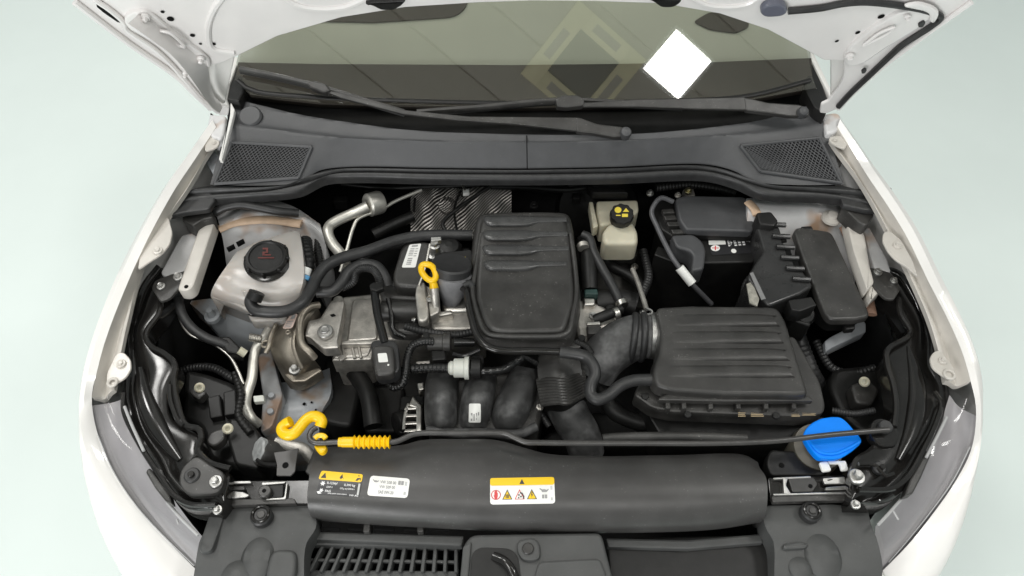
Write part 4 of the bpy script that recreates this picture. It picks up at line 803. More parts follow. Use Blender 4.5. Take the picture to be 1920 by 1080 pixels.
MB().slab(PL([(806, 468), (882, 462), (890, 500), (886, 560), (800, 560), (798, 520)], .775), .08, .006, .01).build('cover_plate', DARK, vc_)
# lifting bracket
lb = MB().slab(PL([(780, 536), (786, 528), (796, 528), (800, 540), (804, 594), (798, 602), (784, 602), (782, 592), (778, 552)], .812), .02, .005, .006).build('lifting_bracket', CAST, en)
MB().slab(PL([(796, 534), (808, 538), (822, 545), (824, 585), (806, 594), (802, 560)], .806), .03, .004, .006).build('bracket_web', CAST, lb); bolt(lb, 776, 600, .80, 5, axis=(-1, 0, .3)); bolt(lb, 806, 560, .812, 7)
MB().tube(PL([(806, 458), (798, 500), (786, 535)], [.83, .825, .815]), .003, seg=6).build('bracket_rib', ALU, lb)
# camshaft sensor bolt on top
cs = MB().lathe(P(817, 478, .80), (0, .1, 1), [(.018, -.02), (.018, .004), (.012, .006), (.012, .03), (.008, .032), (.008, .04)], 20).build('sensor_stud', STEEL, en)
MB().slab(PL([(808, 444), (827, 443), (828, 450), (808, 452)], .845), .012, .002, .002).build('sensor_clip', STEEL, cs); MB().lathe(P(842, 466, .79), (0, 0, 1), [(.03, -.02), (.03, 0), (.022, .012), (.008, .016)], 24).build('knurled_dome', DARK, en)
# head castings to the right of the bracket
MB().slab(PL([(806, 592), (880, 576), (900, 590), (896, 618), (810, 618)], .765), .08, .006, .008).build('cylinder_head', CAST, en)
MB().slab(PL([(802, 586), (846, 580), (850, 588), (806, 596)], .785), .02, .004, .004).build('head_rib', ALU, en); MB().slab(PL([(826, 560), (884, 550), (888, 584), (830, 586)], .772), .06, .01, .012).build('head_boss', ALU, en)
MB().slab(PL([(1080, 560), (1120, 566), (1150, 586), (1156, 606), (1120, 620), (1086, 650), (1078, 600)], .76), .08, .008, .012).build('coolant_housing', CAST, en)
MB().slab(PL([(1092, 556), (1116, 558), (1116, 572), (1094, 572)], .775), .03, .005, .005).build('housing_stub', ALU, en); bolt(en, 1112, 592, .775, 8); disc('sensor_plug', 1146, 578, .772, 10, .02, DARK, en)
MB().slab(PL([(1100, 604), (1126, 602), (1128, 626), (1102, 626)], .78), .03, .003, .004).build('sensor_block', PLASTIC, en); MB().slab(PL([(1100, 603), (1125, 602), (1126, 608), (1100, 609)], .786), .008, .002, .002).build('sensor_cap', ALU, en)
disc('plug', 1091, 633, .77, 7, .02, DARK, en)
# ---- oil filler
of = thing('oil_filler', 'black oil filler funnel with round cap left of the engine cover', 'oil filler', at(848, 520, .78))
MB().lathe(P(850, 512, .835), (.12, .42, 1), [(.010, -.098), (.016, -.085), (.036, -.03), (.041, -.01), (.041, 0), (.02, .001)], 28).build('funnel', mat('grey_worn_plastic', (.16, .16, .165), .36, noise=.3, nscale=30, rvar=.1), of)
cpm = MB().lathe(P(846, 506, .835), (.12, .42, 1), [(.043, -.004), (.044, .014), (.041, .018), (.034, .017), (.01, .017)], 32); oc = cpm.build('cap', RUBBER, of)
syb = MB().slab(PL([(814, 474), (884, 468), (888, 490), (816, 496)], .815), .01, .002, .004); sy = syb.build('symbol_plate', DARK, of)
q = [(822, 480), (838, 480), (838, 489), (822, 489)]; shapes('symbol', syb.bvh(), q, [place(can, 0, 0, 1, 1)], PRINTY, sy); q = [(861, 482), (873, 482), (873, 490), (861, 490)]; shapes('symbol', syb.bvh(), q, [rect(0, 0, .12, 1), rect(.12, 0, 1, .15), rect(.12, .85, 1, 1), rect(.45, .15, .55, .85), rect(.88, .15, 1, .85)], PRINTY, sy)
# ---- dipstick
ds = thing('dipstick', 'yellow dipstick ring standing beside the oil filler', 'dipstick', at(815, 535, .78))
rg = PL([(790, 506), (791, 498), (798, 495.5), (808, 498), (815, 507), (817, 520), (812, 526), (803, 524), (794, 515)], [.855, .858, .86, .86, .858, .852, .848, .848, .852])
MB().tube(rg, .0068, seg=12, closed=True, n=48).build('ring', YELLOW, ds); MB().tube(PL([(810, 526), (813, 534), (814, 540)], [.845, .838, .83]), (.0075, .010), seg=12).build('stem', YELLOW, ds); MB().tube(PL([(814, 540), (816, 560), (818, 585)], [.832, .815, .79]), .009, seg=12).build('guide_tube', CAST, ds)
# ---- engine cover
ec = thing('engine_cover', 'large dark rounded engine cover with four ribs, in the centre', 'engine cover', at(985, 520, .78))
oc_ = [(896, 398), (930, 395), (1020, 394), (1068, 396), (1074, 420), (1076, 445), (1087, 540), (1087, 570), (1076, 622), (1064, 634), (1000, 637), (930, 635), (908, 632), (898, 618), (882, 566), (880, 530), (887, 450), (890, 420)]
MB().slab(PL(oc_, .835), .03, .012, .02, taper=.004).build('cover_base', PLASTIC, ec)
rim_ = [(902, 440), (893, 500), (886, 545), (890, 570), (904, 614), (914, 626), (940, 630), (1000, 631), (1052, 629), (1066, 622), (1074, 590), (1081, 550), (1078, 500), (1070, 440)]
MB().tube(PL(rim_, .8375), .0055, seg=10, n=90).build('cover_rim', PLASTIC, ec)
cvm = MB().slab(PL([(900, 408), (930, 402), (1020, 401), (1062, 404), (1068, 445), (1077, 540), (1076, 566), (1062, 616), (1050, 623), (930, 624), (910, 612), (893, 560), (892, 530), (898, 450)], .845), .02, .010, .03); cvm.build('cover_top', PLASTIC, ec)
RIBM = mat('worn_shiny_plastic', (.05, .05, .05), .3, noise=.2, rvar=.1, dust=.6, dustcol=(.2, .2, .19))
for i, (v, x0, x1, h) in enumerate(((415, 906, 1062, .008), (442, 904, 1064, .009), (469, 904, 1066, .009), (498, 906, 1062, .010))):
    ts = [0, .03, .08, .25, .45, .56, .66, .8, 1.0]; hw = [1, 8, 10.5, 11, 11, 9.5, 6, 5, 4]; hh = [0, .75, 1, 1, 1, .8, .42, .36, .2]; rr_ = [[], [], [], [], [], []]
    for t, w_, hq in zip(ts, hw, hh):
        u = x0 + (x1 - x0) * t; c_ = v - (11 - w_) * .5
        for k_, (o_, q_) in enumerate(((-1, -.02), (-.72, .8), (-.3, 1), (.25, .98), (.62, .75), (1, -.02))): rr_[k_].append(P(u, c_ + o_ * w_, .845 + h * hq * q_))
    MB().loft(rr_, 44, 20).build('rib', RIBM, ec)
MB().slab(PL([(938, 638), (975, 639), (975, 651), (938, 650)], .80), .01, .002, .002).build('lower_tab', PALEPL if False else FRONT, ec)
MB().slab(PL([(1005, 640), (1088, 634), (1090, 652), (1010, 655)], .79), .03, .004, .006).build('lower_ledge', PLASTIC, ec)
# ---- intake manifold
im = thing('intake_manifold', 'black intake manifold with three curved runners below the engine cover', 'intake manifold', at(900, 760, .6))
MB().slab(PL([(796, 720), (1000, 690), (1030, 700), (1008, 812), (960, 820), (800, 812)], .715), .15, .01, .02).build('plenum', PLASTIC, im)
WORN = mat('scuffed_black_plastic', (.05, .05, .05), .5, noise=.3, nscale=50, bump=.2, bscale=200, second=(.17, .17, .17), sscale=22, edge=(.45, .72), rvar=.1)
rp_ = {}
def runner(L_, R_, zs, lab=False):
    rows = []
    for (l, r2, z) in zip(L_, R_, zs):
        a, b = P(*l, z - .03), P(*r2, z - .03); m1 = P(l[0] * .75 + r2[0] * .25, l[1] * .75 + r2[1] * .25, z); m2 = P(l[0] * .5 + r2[0] * .5, l[1] * .5 + r2[1] * .5, z + .008); m3 = P(l[0] * .25 + r2[0] * .75, l[1] * .25 + r2[1] * .75, z)
        rows.append([a - Z * .05, a, m1, m2, m3, b, b - Z * .05])
    t = MB().loft(rows, 26, 30, skirt=.03); o = t.build('runner', WORN, im); return t, o
runner([(804, 694), (799, 712), (796, 750), (797, 785), (799, 804), (802, 812)], [(858, 694), (858, 712), (856, 750), (856, 785), (854, 804), (850, 812)], [.735, .755, .765, .757, .735, .70])
t2, o2 = runner([(882, 688), (874, 710), (866, 740), (861, 780), (862, 802), (865, 812)], [(930, 688), (930, 710), (926, 740), (918, 780), (914, 802), (912, 812)], [.735, .755, .765, .757, .735, .70])
runner([(962, 684), (950, 710), (934, 742), (922, 775), (922, 802), (930, 812)], [(1014, 694), (1008, 722), (996, 758), (988, 785), (982, 804), (976, 814)], [.735, .755, .763, .75, .73, .70])
q = [(880, 757), (901, 757), (901, 792), (879, 792)]; tb2 = t2.bvh(); s5 = sticker('part_label', tb2, q, LABELW, o2, round_=.06, nx=6)
shapes('print_lines', tb2, q, [rect(.2, .5, .3, .9), rect(.4, .55, .5, .9), rect(.6, .5, .66, .85), rect(.75, .45, .85, .62)], PRINTG, s5)
MB().tube(PL([(800, 806), (850, 812), (910, 812), (972, 814), (1006, 800)], .735), .010, seg=12).build('plenum_edge', WORN, im)
for v in (738, 772, 800): MB().slab(PL([(852, v - 8), (874, v - 12), (874, v + 2), (852, v + 4)], .71), .03, .003, .004).build('web_rib', DARK, im)
for v in (742, 770): MB().slab(PL([(922, v - 4), (942, v - 8), (934, v + 4), (918, v + 6)], .71), .03, .003, .004).build('web_rib', DARK, im)
disc('bolt_recess', 814, 707, .735, 5, .004, HOLE, im)
# ---- alternator
al = thing('alternator', 'silver alternator housing with slots beside the manifold', 'alternator', at(775, 780, .6))
MB().slab(PL([(752, 742), (796, 740), (796, 812), (746, 812)], .645), .08, .004, .008).build('rotor', DARK, al)
MB().slab(PL([(774, 742), (780, 750), (791, 760), (791, 808), (780, 808), (780, 765), (766, 760)], .672), .012, .003, .003).build('housing_rim', ALU, al)
for v in (764, 778, 792, 806): MB().slab(PL([(760, v - 2), (784, v - 3), (784, v + 3), (757, v + 4)], .67), .014, .002, .002).build('housing_bar', ALU, al)
MB().tube(PL([(766, 758), (760, 778), (757, 806)], .667), .004, seg=8).build('housing_edge', ALU, al)
MB().lathe(P(744, 796, .64), (-.8, -.5, .3), [(.026, -.03), (.026, 0), (.02, .004), (.01, .004)], 28).build('pulley', DARK, al)
MB().slab(PL([(782, 718), (794, 716), (796, 730), (784, 732)], .70), .03, .003, .003).build('terminal', ALU, al)
# ---- corrugated charge-air duct
cd_ = thing('charge_air_duct', 'black duct with fine corrugations right of the manifold', 'duct', at(1050, 720, .68))
b1 = PL([(1012, 652), (1050, 650), (1084, 654)], [.77, .785, .77]); b2 = PL([(1008, 690), (1048, 690), (1090, 690)], [.77, .785, .77]); b3 = PL([(1010, 712), (1050, 712), (1092, 706)], [.765, .78, .765])
MB().loft([b1, b2, b3], 20, 12, skirt=.08).build('duct_top', PLASTIC, cd_)
n_ = 9
for i in range(n_):
    t = i / (n_ - 1); l = (1008 + 8 * t, 714 + 44 * t); r_ = (1094 + 6 * t, 698 + 40 * t); m_ = ((l[0] + r_[0]) / 2 + 2, (l[1] + r_[1]) / 2 + 8)
    MB().tube(PL([l, (l[0] * .6 + r_[0] * .4, l[1] * .5 + r_[1] * .5 + 6), m_, r_], [.755, .785, .79, .755]), .0055, seg=8, n=20).build('corrugation', PLASTIC, cd_)
MB().loft([PL([(1012, 716), (1052, 716), (1096, 706)], [.73, .762, .73]), PL([(1018, 756), (1060, 758), (1102, 740)], [.73, .762, .73])], 16, 8, skirt=.08).build('bellows_core', DARK, cd_)
MB().tube(PL([(1056, 752), (1072, 785), (1090, 815), (1100, 850)], [.70, .69, .67, .63]), (.042, .038), seg=24).build('duct_elbow', WORN, cd_)
bolt(cd_, 1012, 764, .72, 7, ALU)
# ---- intake hose with bellows and clamp
ih = thing('intake_hose', 'black bellows intake hose joining the air filter box', 'intake hose', at(1165, 640, .72))
body = PL([(1240, 628), (1208, 630), (1180, 636), (1155, 650), (1130, 672), (1112, 700)], [.78, .775, .77, .76, .745, .72])
MB().tube(body, lambda t: .046 + .003 * math.sin(t * 3), seg=28, n=50).build('hose_body', WORN, ih)
for (u, v, z, k) in ((1203, 630, .775, 0), (1186, 634, .772, 1)):
    c = P(u, v, z); ax = Vector((1, -.06 - k * .1, 0)).normalized(); e = ax.cross(Z).normalized()
    MB().tube([c + e * (.049 * math.cos(a * math.pi / 6)) + Z * (.049 * math.sin(a * math.pi / 6)) for a in range(12)], .0075, closed=True, n=40, seg=10).build('bellows_ring', RUBBER, ih)
c = P(1222, 629, .778); cl_ = MB().lathe(c - Vector((.0065, 0, 0)), (1, -.05, 0), [(.0475, 0), (.0495, .001), (.0495, .012), (.0475, .013)], 40).build('hose_clamp', STEEL, ih)
bolt(cl_, 1206, 588, .815, 6); MB().tube(PL([(1212, 578), (1222, 583), (1222, 588), (1214, 590)], .818), .0025, seg=6).build('clamp_ear', STEEL, cl_)
MB().lathe(P(1150, 640, .775), (-.3, -.2, 1), [(.034, -.02), (.033, .0), (.026, .012), (.01, .016)], 28).build('resonator_bump', WORN, ih)
# ---- air filter box
af = thing('air_filter_box', 'wide black ribbed air filter box at the right front', 'air filter box', at(1370, 670, .72))
MB().slab(PL([(1196, 722), (1228, 700), (1232, 640), (1490, 630), (1538, 716), (1548, 760), (1544, 776), (1500, 781), (1260, 772), (1222, 764), (1200, 748), (1188, 740)], .80), .04, .004, .01).build('box_base', PLASTIC, af)
lid = MB().slab(PL([(1232, 575), (1300, 572), (1450, 574), (1462, 580), (1474, 602), (1498, 680), (1510, 718), (1516, 736), (1508, 741), (1360, 740), (1262, 733), (1228, 722), (1224, 700), (1228, 680), (1236, 660), (1238, 620), (1232, 590)], .84), .028, .008, .012, taper=.004); lid.build('lid', PLASTIC, af)
for (v, x0, x1) in ((602, 1262, 1464), (634, 1258, 1472), (666, 1254, 1482), (698, 1250, 1492)):
    rw_ = [PL([(x0, v - 13), (x0 + 70, v - 13), (x1 - 40, v - 13), (x1 - 6, v - 10)], .8398), PL([(x0 + 3, v - 10), (x0 + 70, v - 10), (x1 - 42, v - 10), (x1 - 14, v - 8)], [.840, .8425, .8455, .8455]), PL([(x0 + 3, v + 6), (x0 + 70, v + 6), (x1 - 38, v + 6), (x1 - 6, v + 6)], [.840, .8425, .8455, .8455]), PL([(x0, v + 9), (x0 + 70, v + 10), (x1 - 34, v + 11), (x1, v + 10)], .8398)]
    MB().loft(rw_, 30, 14).build('rib', PLASTIC, af)
MB().slab(PL([(1236, 744), (1262, 733), (1360, 740), (1518, 740), (1526, 752), (1360, 753), (1234, 750)], .824), .012, .004, .004).build('lid_lip', PLASTIC, af)
for u in (1252, 1282, 1332, 1384, 1436, 1488): MB().slab(PL([(u - 4, 752), (u + 5, 752), (u + 6, 766), (u - 3, 766)], .815), .02, .002, .002).build('lid_clip', PLASTIC, af)
for (u, v) in ((1210, 742), (1290, 776), (1456, 778)): disc('screw', u, v, .804, 7, .006, DARK, af)
fr2 = MB().slab(PL([(1200, 752), (1262, 778), (1470, 784), (1548, 780), (1540, 830), (1240, 820)], .745), .12, .004, .01); fr2_ = fr2.build('box_front', DARK, af)
fb = fr2.bvh()
for q in ([(1384, 773), (1398, 773), (1398, 781), (1384, 781)], [(1408, 773), (1434, 773), (1432, 781), (1408, 781)], [(1484, 772), (1500, 772), (1500, 781), (1484, 781)], [(1504, 774), (1530, 775), (1530, 779), (1504, 779)]): shapes('print_lines', fb, q, [rect(0, 0, 1, .22), rect(0, .38, .9, .6), rect(0, .78, 1, 1)], mat('tan_print', (.35, .27, .16), .5) if 'tan_print' not in MATS else MATS['tan_print'], fr2_)
# ---- battery
bt_ = thing('battery', 'black car battery with grey lid at the rear right', 'battery', at(1340, 470, .6))
case = MB().slab(PL([(1235, 400), (1400, 395), (1420, 462), (1415, 492), (1310, 494), (1262, 470)], .775), .34, .005, .008); cs_ = case.build('case', DARK, bt_); cb_ = case.bvh()
MB().slab(PL([(1234, 460), (1312, 492), (1418, 488), (1424, 494), (1420, 503), (1300, 506), (1226, 478)], .745), .34, .004, .006).build('insulating_sleeve', DARK, bt_)
MB().slab(PL([(1266, 372), (1282, 366), (1396, 368), (1406, 378), (1416, 426), (1410, 434), (1286, 430), (1274, 412)], .815), .02, .005, .008).build('lid', COWL, bt_)
MB().slab(PL([(1282, 432), (1416, 434), (1418, 442), (1282, 438)], .80), .02, .002, .003).build('lid_edge', DARK, bt_)
q = [(1328, 452), (1359, 451), (1361, 459), (1329, 460)]
def flat_on(z, q): 
    b = MB().add(PL([(p[0] + dx * 60, p[1] + dy * 60) for p, (dx, dy) in zip(q, ((-1, -1), (1, -1), (1, 1), (-1, 1)))], z), [(0, 1, 2, 3)]); return b.bvh()
cb_ = flat_on(.7755, q)
s6 = sticker('battery_label', cb_, [(1326, 450), (1402, 447), (1410, 475), (1334, 479)], LABELK, bt_, lift=.001)
sticker('white_panel', cb_, q, LABELW, s6, lift=.0016)
shapes('symbol', cb_, [(1332, 460), (1350, 460), (1350, 472), (1332, 472)], [circ(.5, .5, .48)], LABELW, s6, lift=.0018); shapes('symbol', cb_, [(1332, 460), (1350, 460), (1350, 472), (1332, 472)], [rect(.44, .15, .56, .85), rect(.15, .44, .44, .56), rect(.56, .44, .85, .56)], PRINTR, s6, lift=.0022)
text('lettering', cb_, [(1363, 451), (1371, 450), (1374, 462), (1366, 463)], 'B+', PRINTW, s6, lift=.0018)
shapes('lettering', cb_, [(1374, 451), (1396, 449), (1400, 463), (1378, 465)], [rect(x, y, x + .22, y + .2) for x in (0, .35, .7) for y in (0, .3, .6)], PRINTW, s6, lift=.0018); disc('charge_eye', 1376, 470, .778, 5, .002, LABELW, bt_)
tc_ = MB().slab(PL([(1258, 440), (1300, 438), (1318, 452), (1324, 470), (1320, 505), (1296, 508), (1300, 478), (1290, 468), (1268, 464)], .80), .05, .006, .010).build('terminal_cover', COWL, bt_)
fz = thing('fuse_carrier', 'dark fuse carrier with cables along the left of the battery lid', 'fuse carrier', at(1250, 410, .76))
MB().slab(PL([(1226, 370), (1264, 372), (1280, 410), (1290, 440), (1262, 444), (1240, 430), (1228, 400)], .79), .04, .004, .006).build('carrier_body', DARK, fz)
for (u, v) in ((1252, 396), (1256, 408), (1262, 420), (1270, 434)): MB().slab(PL([(u - 12, v - 4), (u + 10, v - 5), (u + 14, v + 3), (u - 8, v + 4)], .80), .02, .002, .002).build('fuse', PLASTIC, fz)
bolt(fz, 1219, 362, .81, 7, STEEL); bolt(fz, 1271, 366, .80, 6, CAST); bolt(fz, 1290, 358, .80, 7, mat('brass', (.55, .5, .3), .4, metal=1))
MB().slab(PL([(1280, 355), (1300, 352), (1304, 366), (1286, 370)], .79), .02, .002, .003).build('terminal_clamp', CAST, fz)
bc = thing('battery_cable', 'grey ground cable with a white tag running over the battery', 'cable', at(1270, 480, .78))
MB().tube(PL([(1262, 378), (1240, 371), (1226, 385), (1222, 400), (1232, 425), (1246, 455), (1262, 485), (1280, 510), (1300, 535), (1334, 570)], [.82, .83, .825, .82, .815, .81, .80, .79, .77, .72]), .0058, seg=10, n=80).build('cable', mat('grey_cable', (.08, .08, .085), .4, noise=.2), bc)
MB().tube(PL([(1274, 502), (1298, 532)], [.795, .775]), .0105, seg=14).build('tag', LABELW, bc)
# ---- engine control unit and fuse box
cu_ = thing('control_unit', 'black control unit standing on edge beside the fuse box', 'control unit', at(1460, 500, .7))
MB().slab(PL([(1418, 402), (1440, 400), (1462, 425), (1472, 462), (1526, 536), (1500, 552), (1440, 575), (1400, 520), (1432, 470), (1420, 430)], .838), .16, .006, .010).build('housing', mat('satin_module_plastic', (.022, .022, .022), .3, noise=.2, rvar=.06, dust=.5, dustcol=(.12, .115, .11)), cu_)
for (v, x0) in ((420, 1440), (442, 1448), (462, 1456), (482, 1464), (502, 1474), (522, 1486)): MB().tube(PL([(x0, v), (x0 + 18, v + 1.5), (x0 + 33, v + 2)], .842), .006, seg=8, flat=.9).build('rib', MATS['satin_module_plastic'], cu_)
for (u, v) in ((1462, 446), (1471, 470), (1486, 496)): MB().slab(PL([(u, v - 8), (u + 10, v - 8), (u + 14, v + 7), (u + 4, v + 8)], .8395), .004, .001, .001).build('slot', HOLE, cu_)
MB().slab(PL([(1418, 398), (1446, 396), (1460, 414), (1452, 424), (1424, 420)], .855), .05, .004, .006).build('end_cap', DARK, cu_)
MB().slab(PL([(1406, 512), (1412, 510), (1436, 560), (1428, 562)], .841), .002, 0, 0).build('edge_strip', mat('grey_strip', (.2, .2, .2), .5), cu_); MB().slab(PL([(1400, 532), (1410, 528), (1424, 560), (1420, 574), (1406, 568)], .836), .004, .001, 0).build('data_label', mat('dim_label', (.30, .29, .25), .5, noise=.3, nscale=120), cu_)
kc = thing('wiring_plug', 'black plug and loom in front of the control unit', 'plug', at(1500, 590, .7))
MB().slab(PL([(1478, 562), (1522, 556), (1532, 572), (1500, 584), (1484, 580)], .846), .04, .003, .004).build('plug_top', DARK, kc); MB().lathe(P(1508, 590, .80), (0, -.4, 1), [(.024, -.04), (.024, .0), (.018, .008), (.006, .01)], 20).build('plug_dome', DARK, kc)
MB().slab(PL([(1478, 574), (1500, 582), (1522, 600), (1520, 612), (1484, 600)], .80), .06, .005, .006).build('plug_body', DARK, kc)
MB().tube(PL([(1492, 600), (1496, 625), (1508, 660), (1524, 700), (1550, 740)], [.72, .72, .70, .68, .60]), .016, seg=12, rib=20, amp=.06, n=60).build('loom', RUBBER, kc)
MB().lathe(P(1494, 624, .725), (.2, -.8, .2), [(.019, -.008), (.02, 0), (.019, .008)], 16).build('loom_clamp', PLASTIC, kc)
fx = thing('fuse_box', 'black fuse box with a long plain lid right of the control unit', 'fuse box', at(1560, 520, .72))
MB().slab(PL([(1488, 432), (1496, 425), (1552, 432), (1562, 438), (1630, 584), (1630, 594), (1604, 599), (1560, 600), (1548, 590), (1534, 556), (1504, 480)], .83), .018, .006, .010).build('lid', PLASTIC, fx)
MB().slab(PL([(1500, 440), (1556, 440), (1612, 580), (1600, 596), (1560, 596), (1530, 570)], .80), .05, .004, .008).build('box_base', DARK, fx)
MB().slab(PL([(1502, 424), (1522, 423), (1526, 430), (1506, 431)], .825), .015, .003, .003).build('hinge_tab', DARK, fx); MB().slab(PL([(1582, 608), (1604, 606), (1604, 616), (1586, 618)], .80), .015, .003, .003).build('latch_tab', DARK, fx)
# ---- brake fluid reservoir
bf = thing('brake_fluid_reservoir', 'yellowed brake fluid reservoir with black cap by the battery', 'reservoir', at(1155, 420, .74))
MB().slab(PL([(1118, 376), (1196, 374), (1198, 395), (1180, 412), (1126, 424), (1120, 400)], .78), .06, .006, .008).build('rear_chamber', CREAM, bf); MB().slab(PL([(1104, 378), (1112, 378), (1122, 424), (1112, 428)], .775), .03, .003, .004).build('side_rib', CREAM, bf)
MB().slab(PL([(1142, 418), (1188, 416), (1196, 434), (1197, 452), (1190, 457), (1136, 457), (1130, 450), (1130, 434)], .79), .06, .010, .008).build('front_chamber', CREAM, bf)
ck_ = MB().lathe(P(1165, 406, .805), (.0, -.25, 1), [(.0255, -.014), (.027, .0), (.027, .012), (.025, .015), (.01, .0152)], 40, knurl=1); kc_ = ck_.build('cap', DARK, bf)
ckb = ck_.bvh(); q = [(1150, 387), (1182, 387), (1182, 411), (1150, 411)]
shapes('symbol', ckb, q, [circ(.27, .3, .2, 1.2), [(.55, .45), (.74, .15), (.92, .45)], rect(.5, .6, .85, .85), rect(.15, .68, .42, .76)], PRINTY, kc_)
disc('round_stop', 1166, 478, .62, 17, .03, FRONT, bf)
# ---- foil heat shield
hs = thing('heat_shield', 'crumpled silver foil heat shield behind the engine', 'heat shield', at(860, 395, .70))
rows = []
for j, v in enumerate((352, 372, 395, 420, 446)):
    rows.append([P(770 + i * 21 + (6 if j == 0 else 0) * (i == 0), v + 2 * math.sin(i * 1.7 + j), .755 - .012 * j + .0025 * math.sin(i * 2.1 + j * 1.3)) for i in range(10)])
MB().loft(rows, 70, 34).build('foil_sheet', FOIL, hs)
MB().lathe(P(838, 384, .752), (0, -.4, .9), [(.022, -.004), (.02, .002), (.01, .004)], 20).build('rivet_boss', FOIL, hs)
for pts in ([(864, 358), (852, 390), (856, 430)], [(778, 372), (776, 396)], [(880, 358), (866, 368)]): MB().tube(PL(pts, .765), .003, seg=8).build('crease_wire', DARK, hs)
MB().slab(PL([(868, 354), (880, 354), (880, 362), (868, 364)], .79), .008, .002, .002).build('white_clip', LABELW, hs); MB().tube(PL([(866, 345), (872, 356)], .80), .003, seg=6).build('clip_stem', ALU, hs)
# ---- pipes
ap = thing('air_conditioning_pipe', 'thick bent aluminium pipe with round end behind the coolant tank', 'pipe', at(650, 410, .76))
MB().tube(PL([(690, 386), (662, 400), (632, 414), (618, 424), (615, 438), (622, 455), (640, 478), (650, 500)], [.81, .80, .80, .80, .80, .79, .77, .74]), .0125, seg=16, n=70).build('pipe', mat('satin_aluminium', (.72, .70, .64), .42, metal=.7, noise=.1), ap)
MB().lathe(P(694, 384, .80), (-.75, -.55, .25), [(.026, -.03), (.028, -.024), (.028, .004), (.024, .008), (.016, .009), (.013, .007)], 28).build('end_flange', MATS['satin_aluminium'], ap)
tp = thing('thin_pipe', 'thin silver pipe kinked beside the thick aluminium pipe', 'pipe', at(660, 430, .76))
MB().tube(PL([(790, 356), (740, 378), (710, 396), (688, 402), (670, 412), (662, 428), (650, 470), (638, 510)], [.79, .79, .79, .79, .79, .785, .775, .76]), .0042, seg=10, n=70).build('pipe', MATS['satin_aluminium'], tp)
lpz = thing('coolant_pipe', 'bare aluminium pipe running down left of the engine mount', 'pipe', at(475, 720, .68))
MB().tube(PL([(505, 618), (494, 636), (482, 650), (476, 670), (472, 710), (462, 745), (462, 765), (472, 785), (484, 795)], [.74, .74, .735, .73, .72, .71, .70, .69, .67]), .0105, seg=14, n=70).build('pipe', MATS['satin_aluminium'], lpz)
for (u, v) in ((470, 722), (480, 655)): pass
MB().slab(PL([(474, 742), (494, 740), (496, 752), (476, 754)], .715), .012, .002, .003).build('pipe_clip', PALEPL, lpz)
bp2 = thing('rubber_pipe_end', 'grey metal hose end beside the yellow hook', 'hose', at(560, 840, .7)); MB().tube(PL([(520, 829), (545, 836), (568, 842), (586, 860)], [.74, .745, .745, .73]), .012, seg=14).build('hose_end', CAST, bp2)
# ---- engine mount
mo = thing('engine_mount', 'bronze tinted engine mount bridging to the grey engine casting', 'engine mount', at(560, 650, .68))
BZ = BRONZE
MB().loft([PL([(520, 600), (548, 592), (575, 585), (596, 576)], [.745, .765, .77, .76]), PL([(510, 630), (535, 626), (556, 620), (570, 614)], [.745, .77, .775, .765]), PL([(508, 660), (530, 660), (550, 655), (566, 650)], [.735, .755, .76, .755]), PL([(522, 690), (540, 690), (564, 685), (584, 668)], [.71, .725, .73, .725]), PL([(534, 708), (552, 712), (574, 704), (600, 688)], [.68, .69, .69, .68])], 28, 24, skirt=.05).build('mount_body', BZ, mo)
MB().tube(PL([(598, 572), (580, 576), (566, 592), (562, 620), (566, 645), (580, 660), (590, 672)], [.775, .785, .785, .78, .775, .765, .75]), .008, seg=10).build('mount_rim', BZ, mo)
MB().tube(PL([(518, 608), (508, 632), (504, 650), (498, 662)], [.765, .762, .76, .755]), .0055, seg=10).build('mount_rim', BZ, mo); MB().tube(PL([(553, 625), (550, 645), (556, 668), (566, 690)], [.775, .77, .755, .735]), .005, seg=8).build('mount_rim', BZ, mo)
ring('eyelet', 498, 645, .76, 7, 2.5, BZ, mo); ring('eyelet', 540, 623, .785, 4, 2, BZ, mo)
foot = MB().slab(PL([(532, 702), (546, 694), (566, 698), (598, 688), (604, 694), (572, 715), (548, 716)], .705), .02, .004, .004).build('mount_foot', BZ, mo); bolt(foot, 553, 693, .725, 11, STEEL)
br = MB().slab(PL([(578, 600), (600, 596), (612, 576), (620, 562), (646, 564), (640, 600), (632, 640), (636, 652), (606, 654), (580, 632), (570, 630)], .77), .03, .004, .006).build('bracket_arm', CAST, mo)
bolt(br, 610, 622, .778, 15, STEEL, h=.3); MB().slab(PL([(618, 590), (626, 588), (630, 592), (622, 594)], .7715), .001, 0, 0).build('slot', HOLE, br)
mbq = flat_on(.784, [(546, 590), (560, 588), (548, 614), (532, 616)]); q = [(544, 590), (559, 588), (548, 616), (529, 617)]
s7 = sticker('part_label', mbq, q, mat('pinkish_label', (.62, .48, .42), .5), mo); shapes('print_lines', mbq, q, [rect(.35, .08, .8, .35)] + [rect(.15, y, .8, y + .05) for y in (.5, .62, .74, .86)], PRINTG, s7)
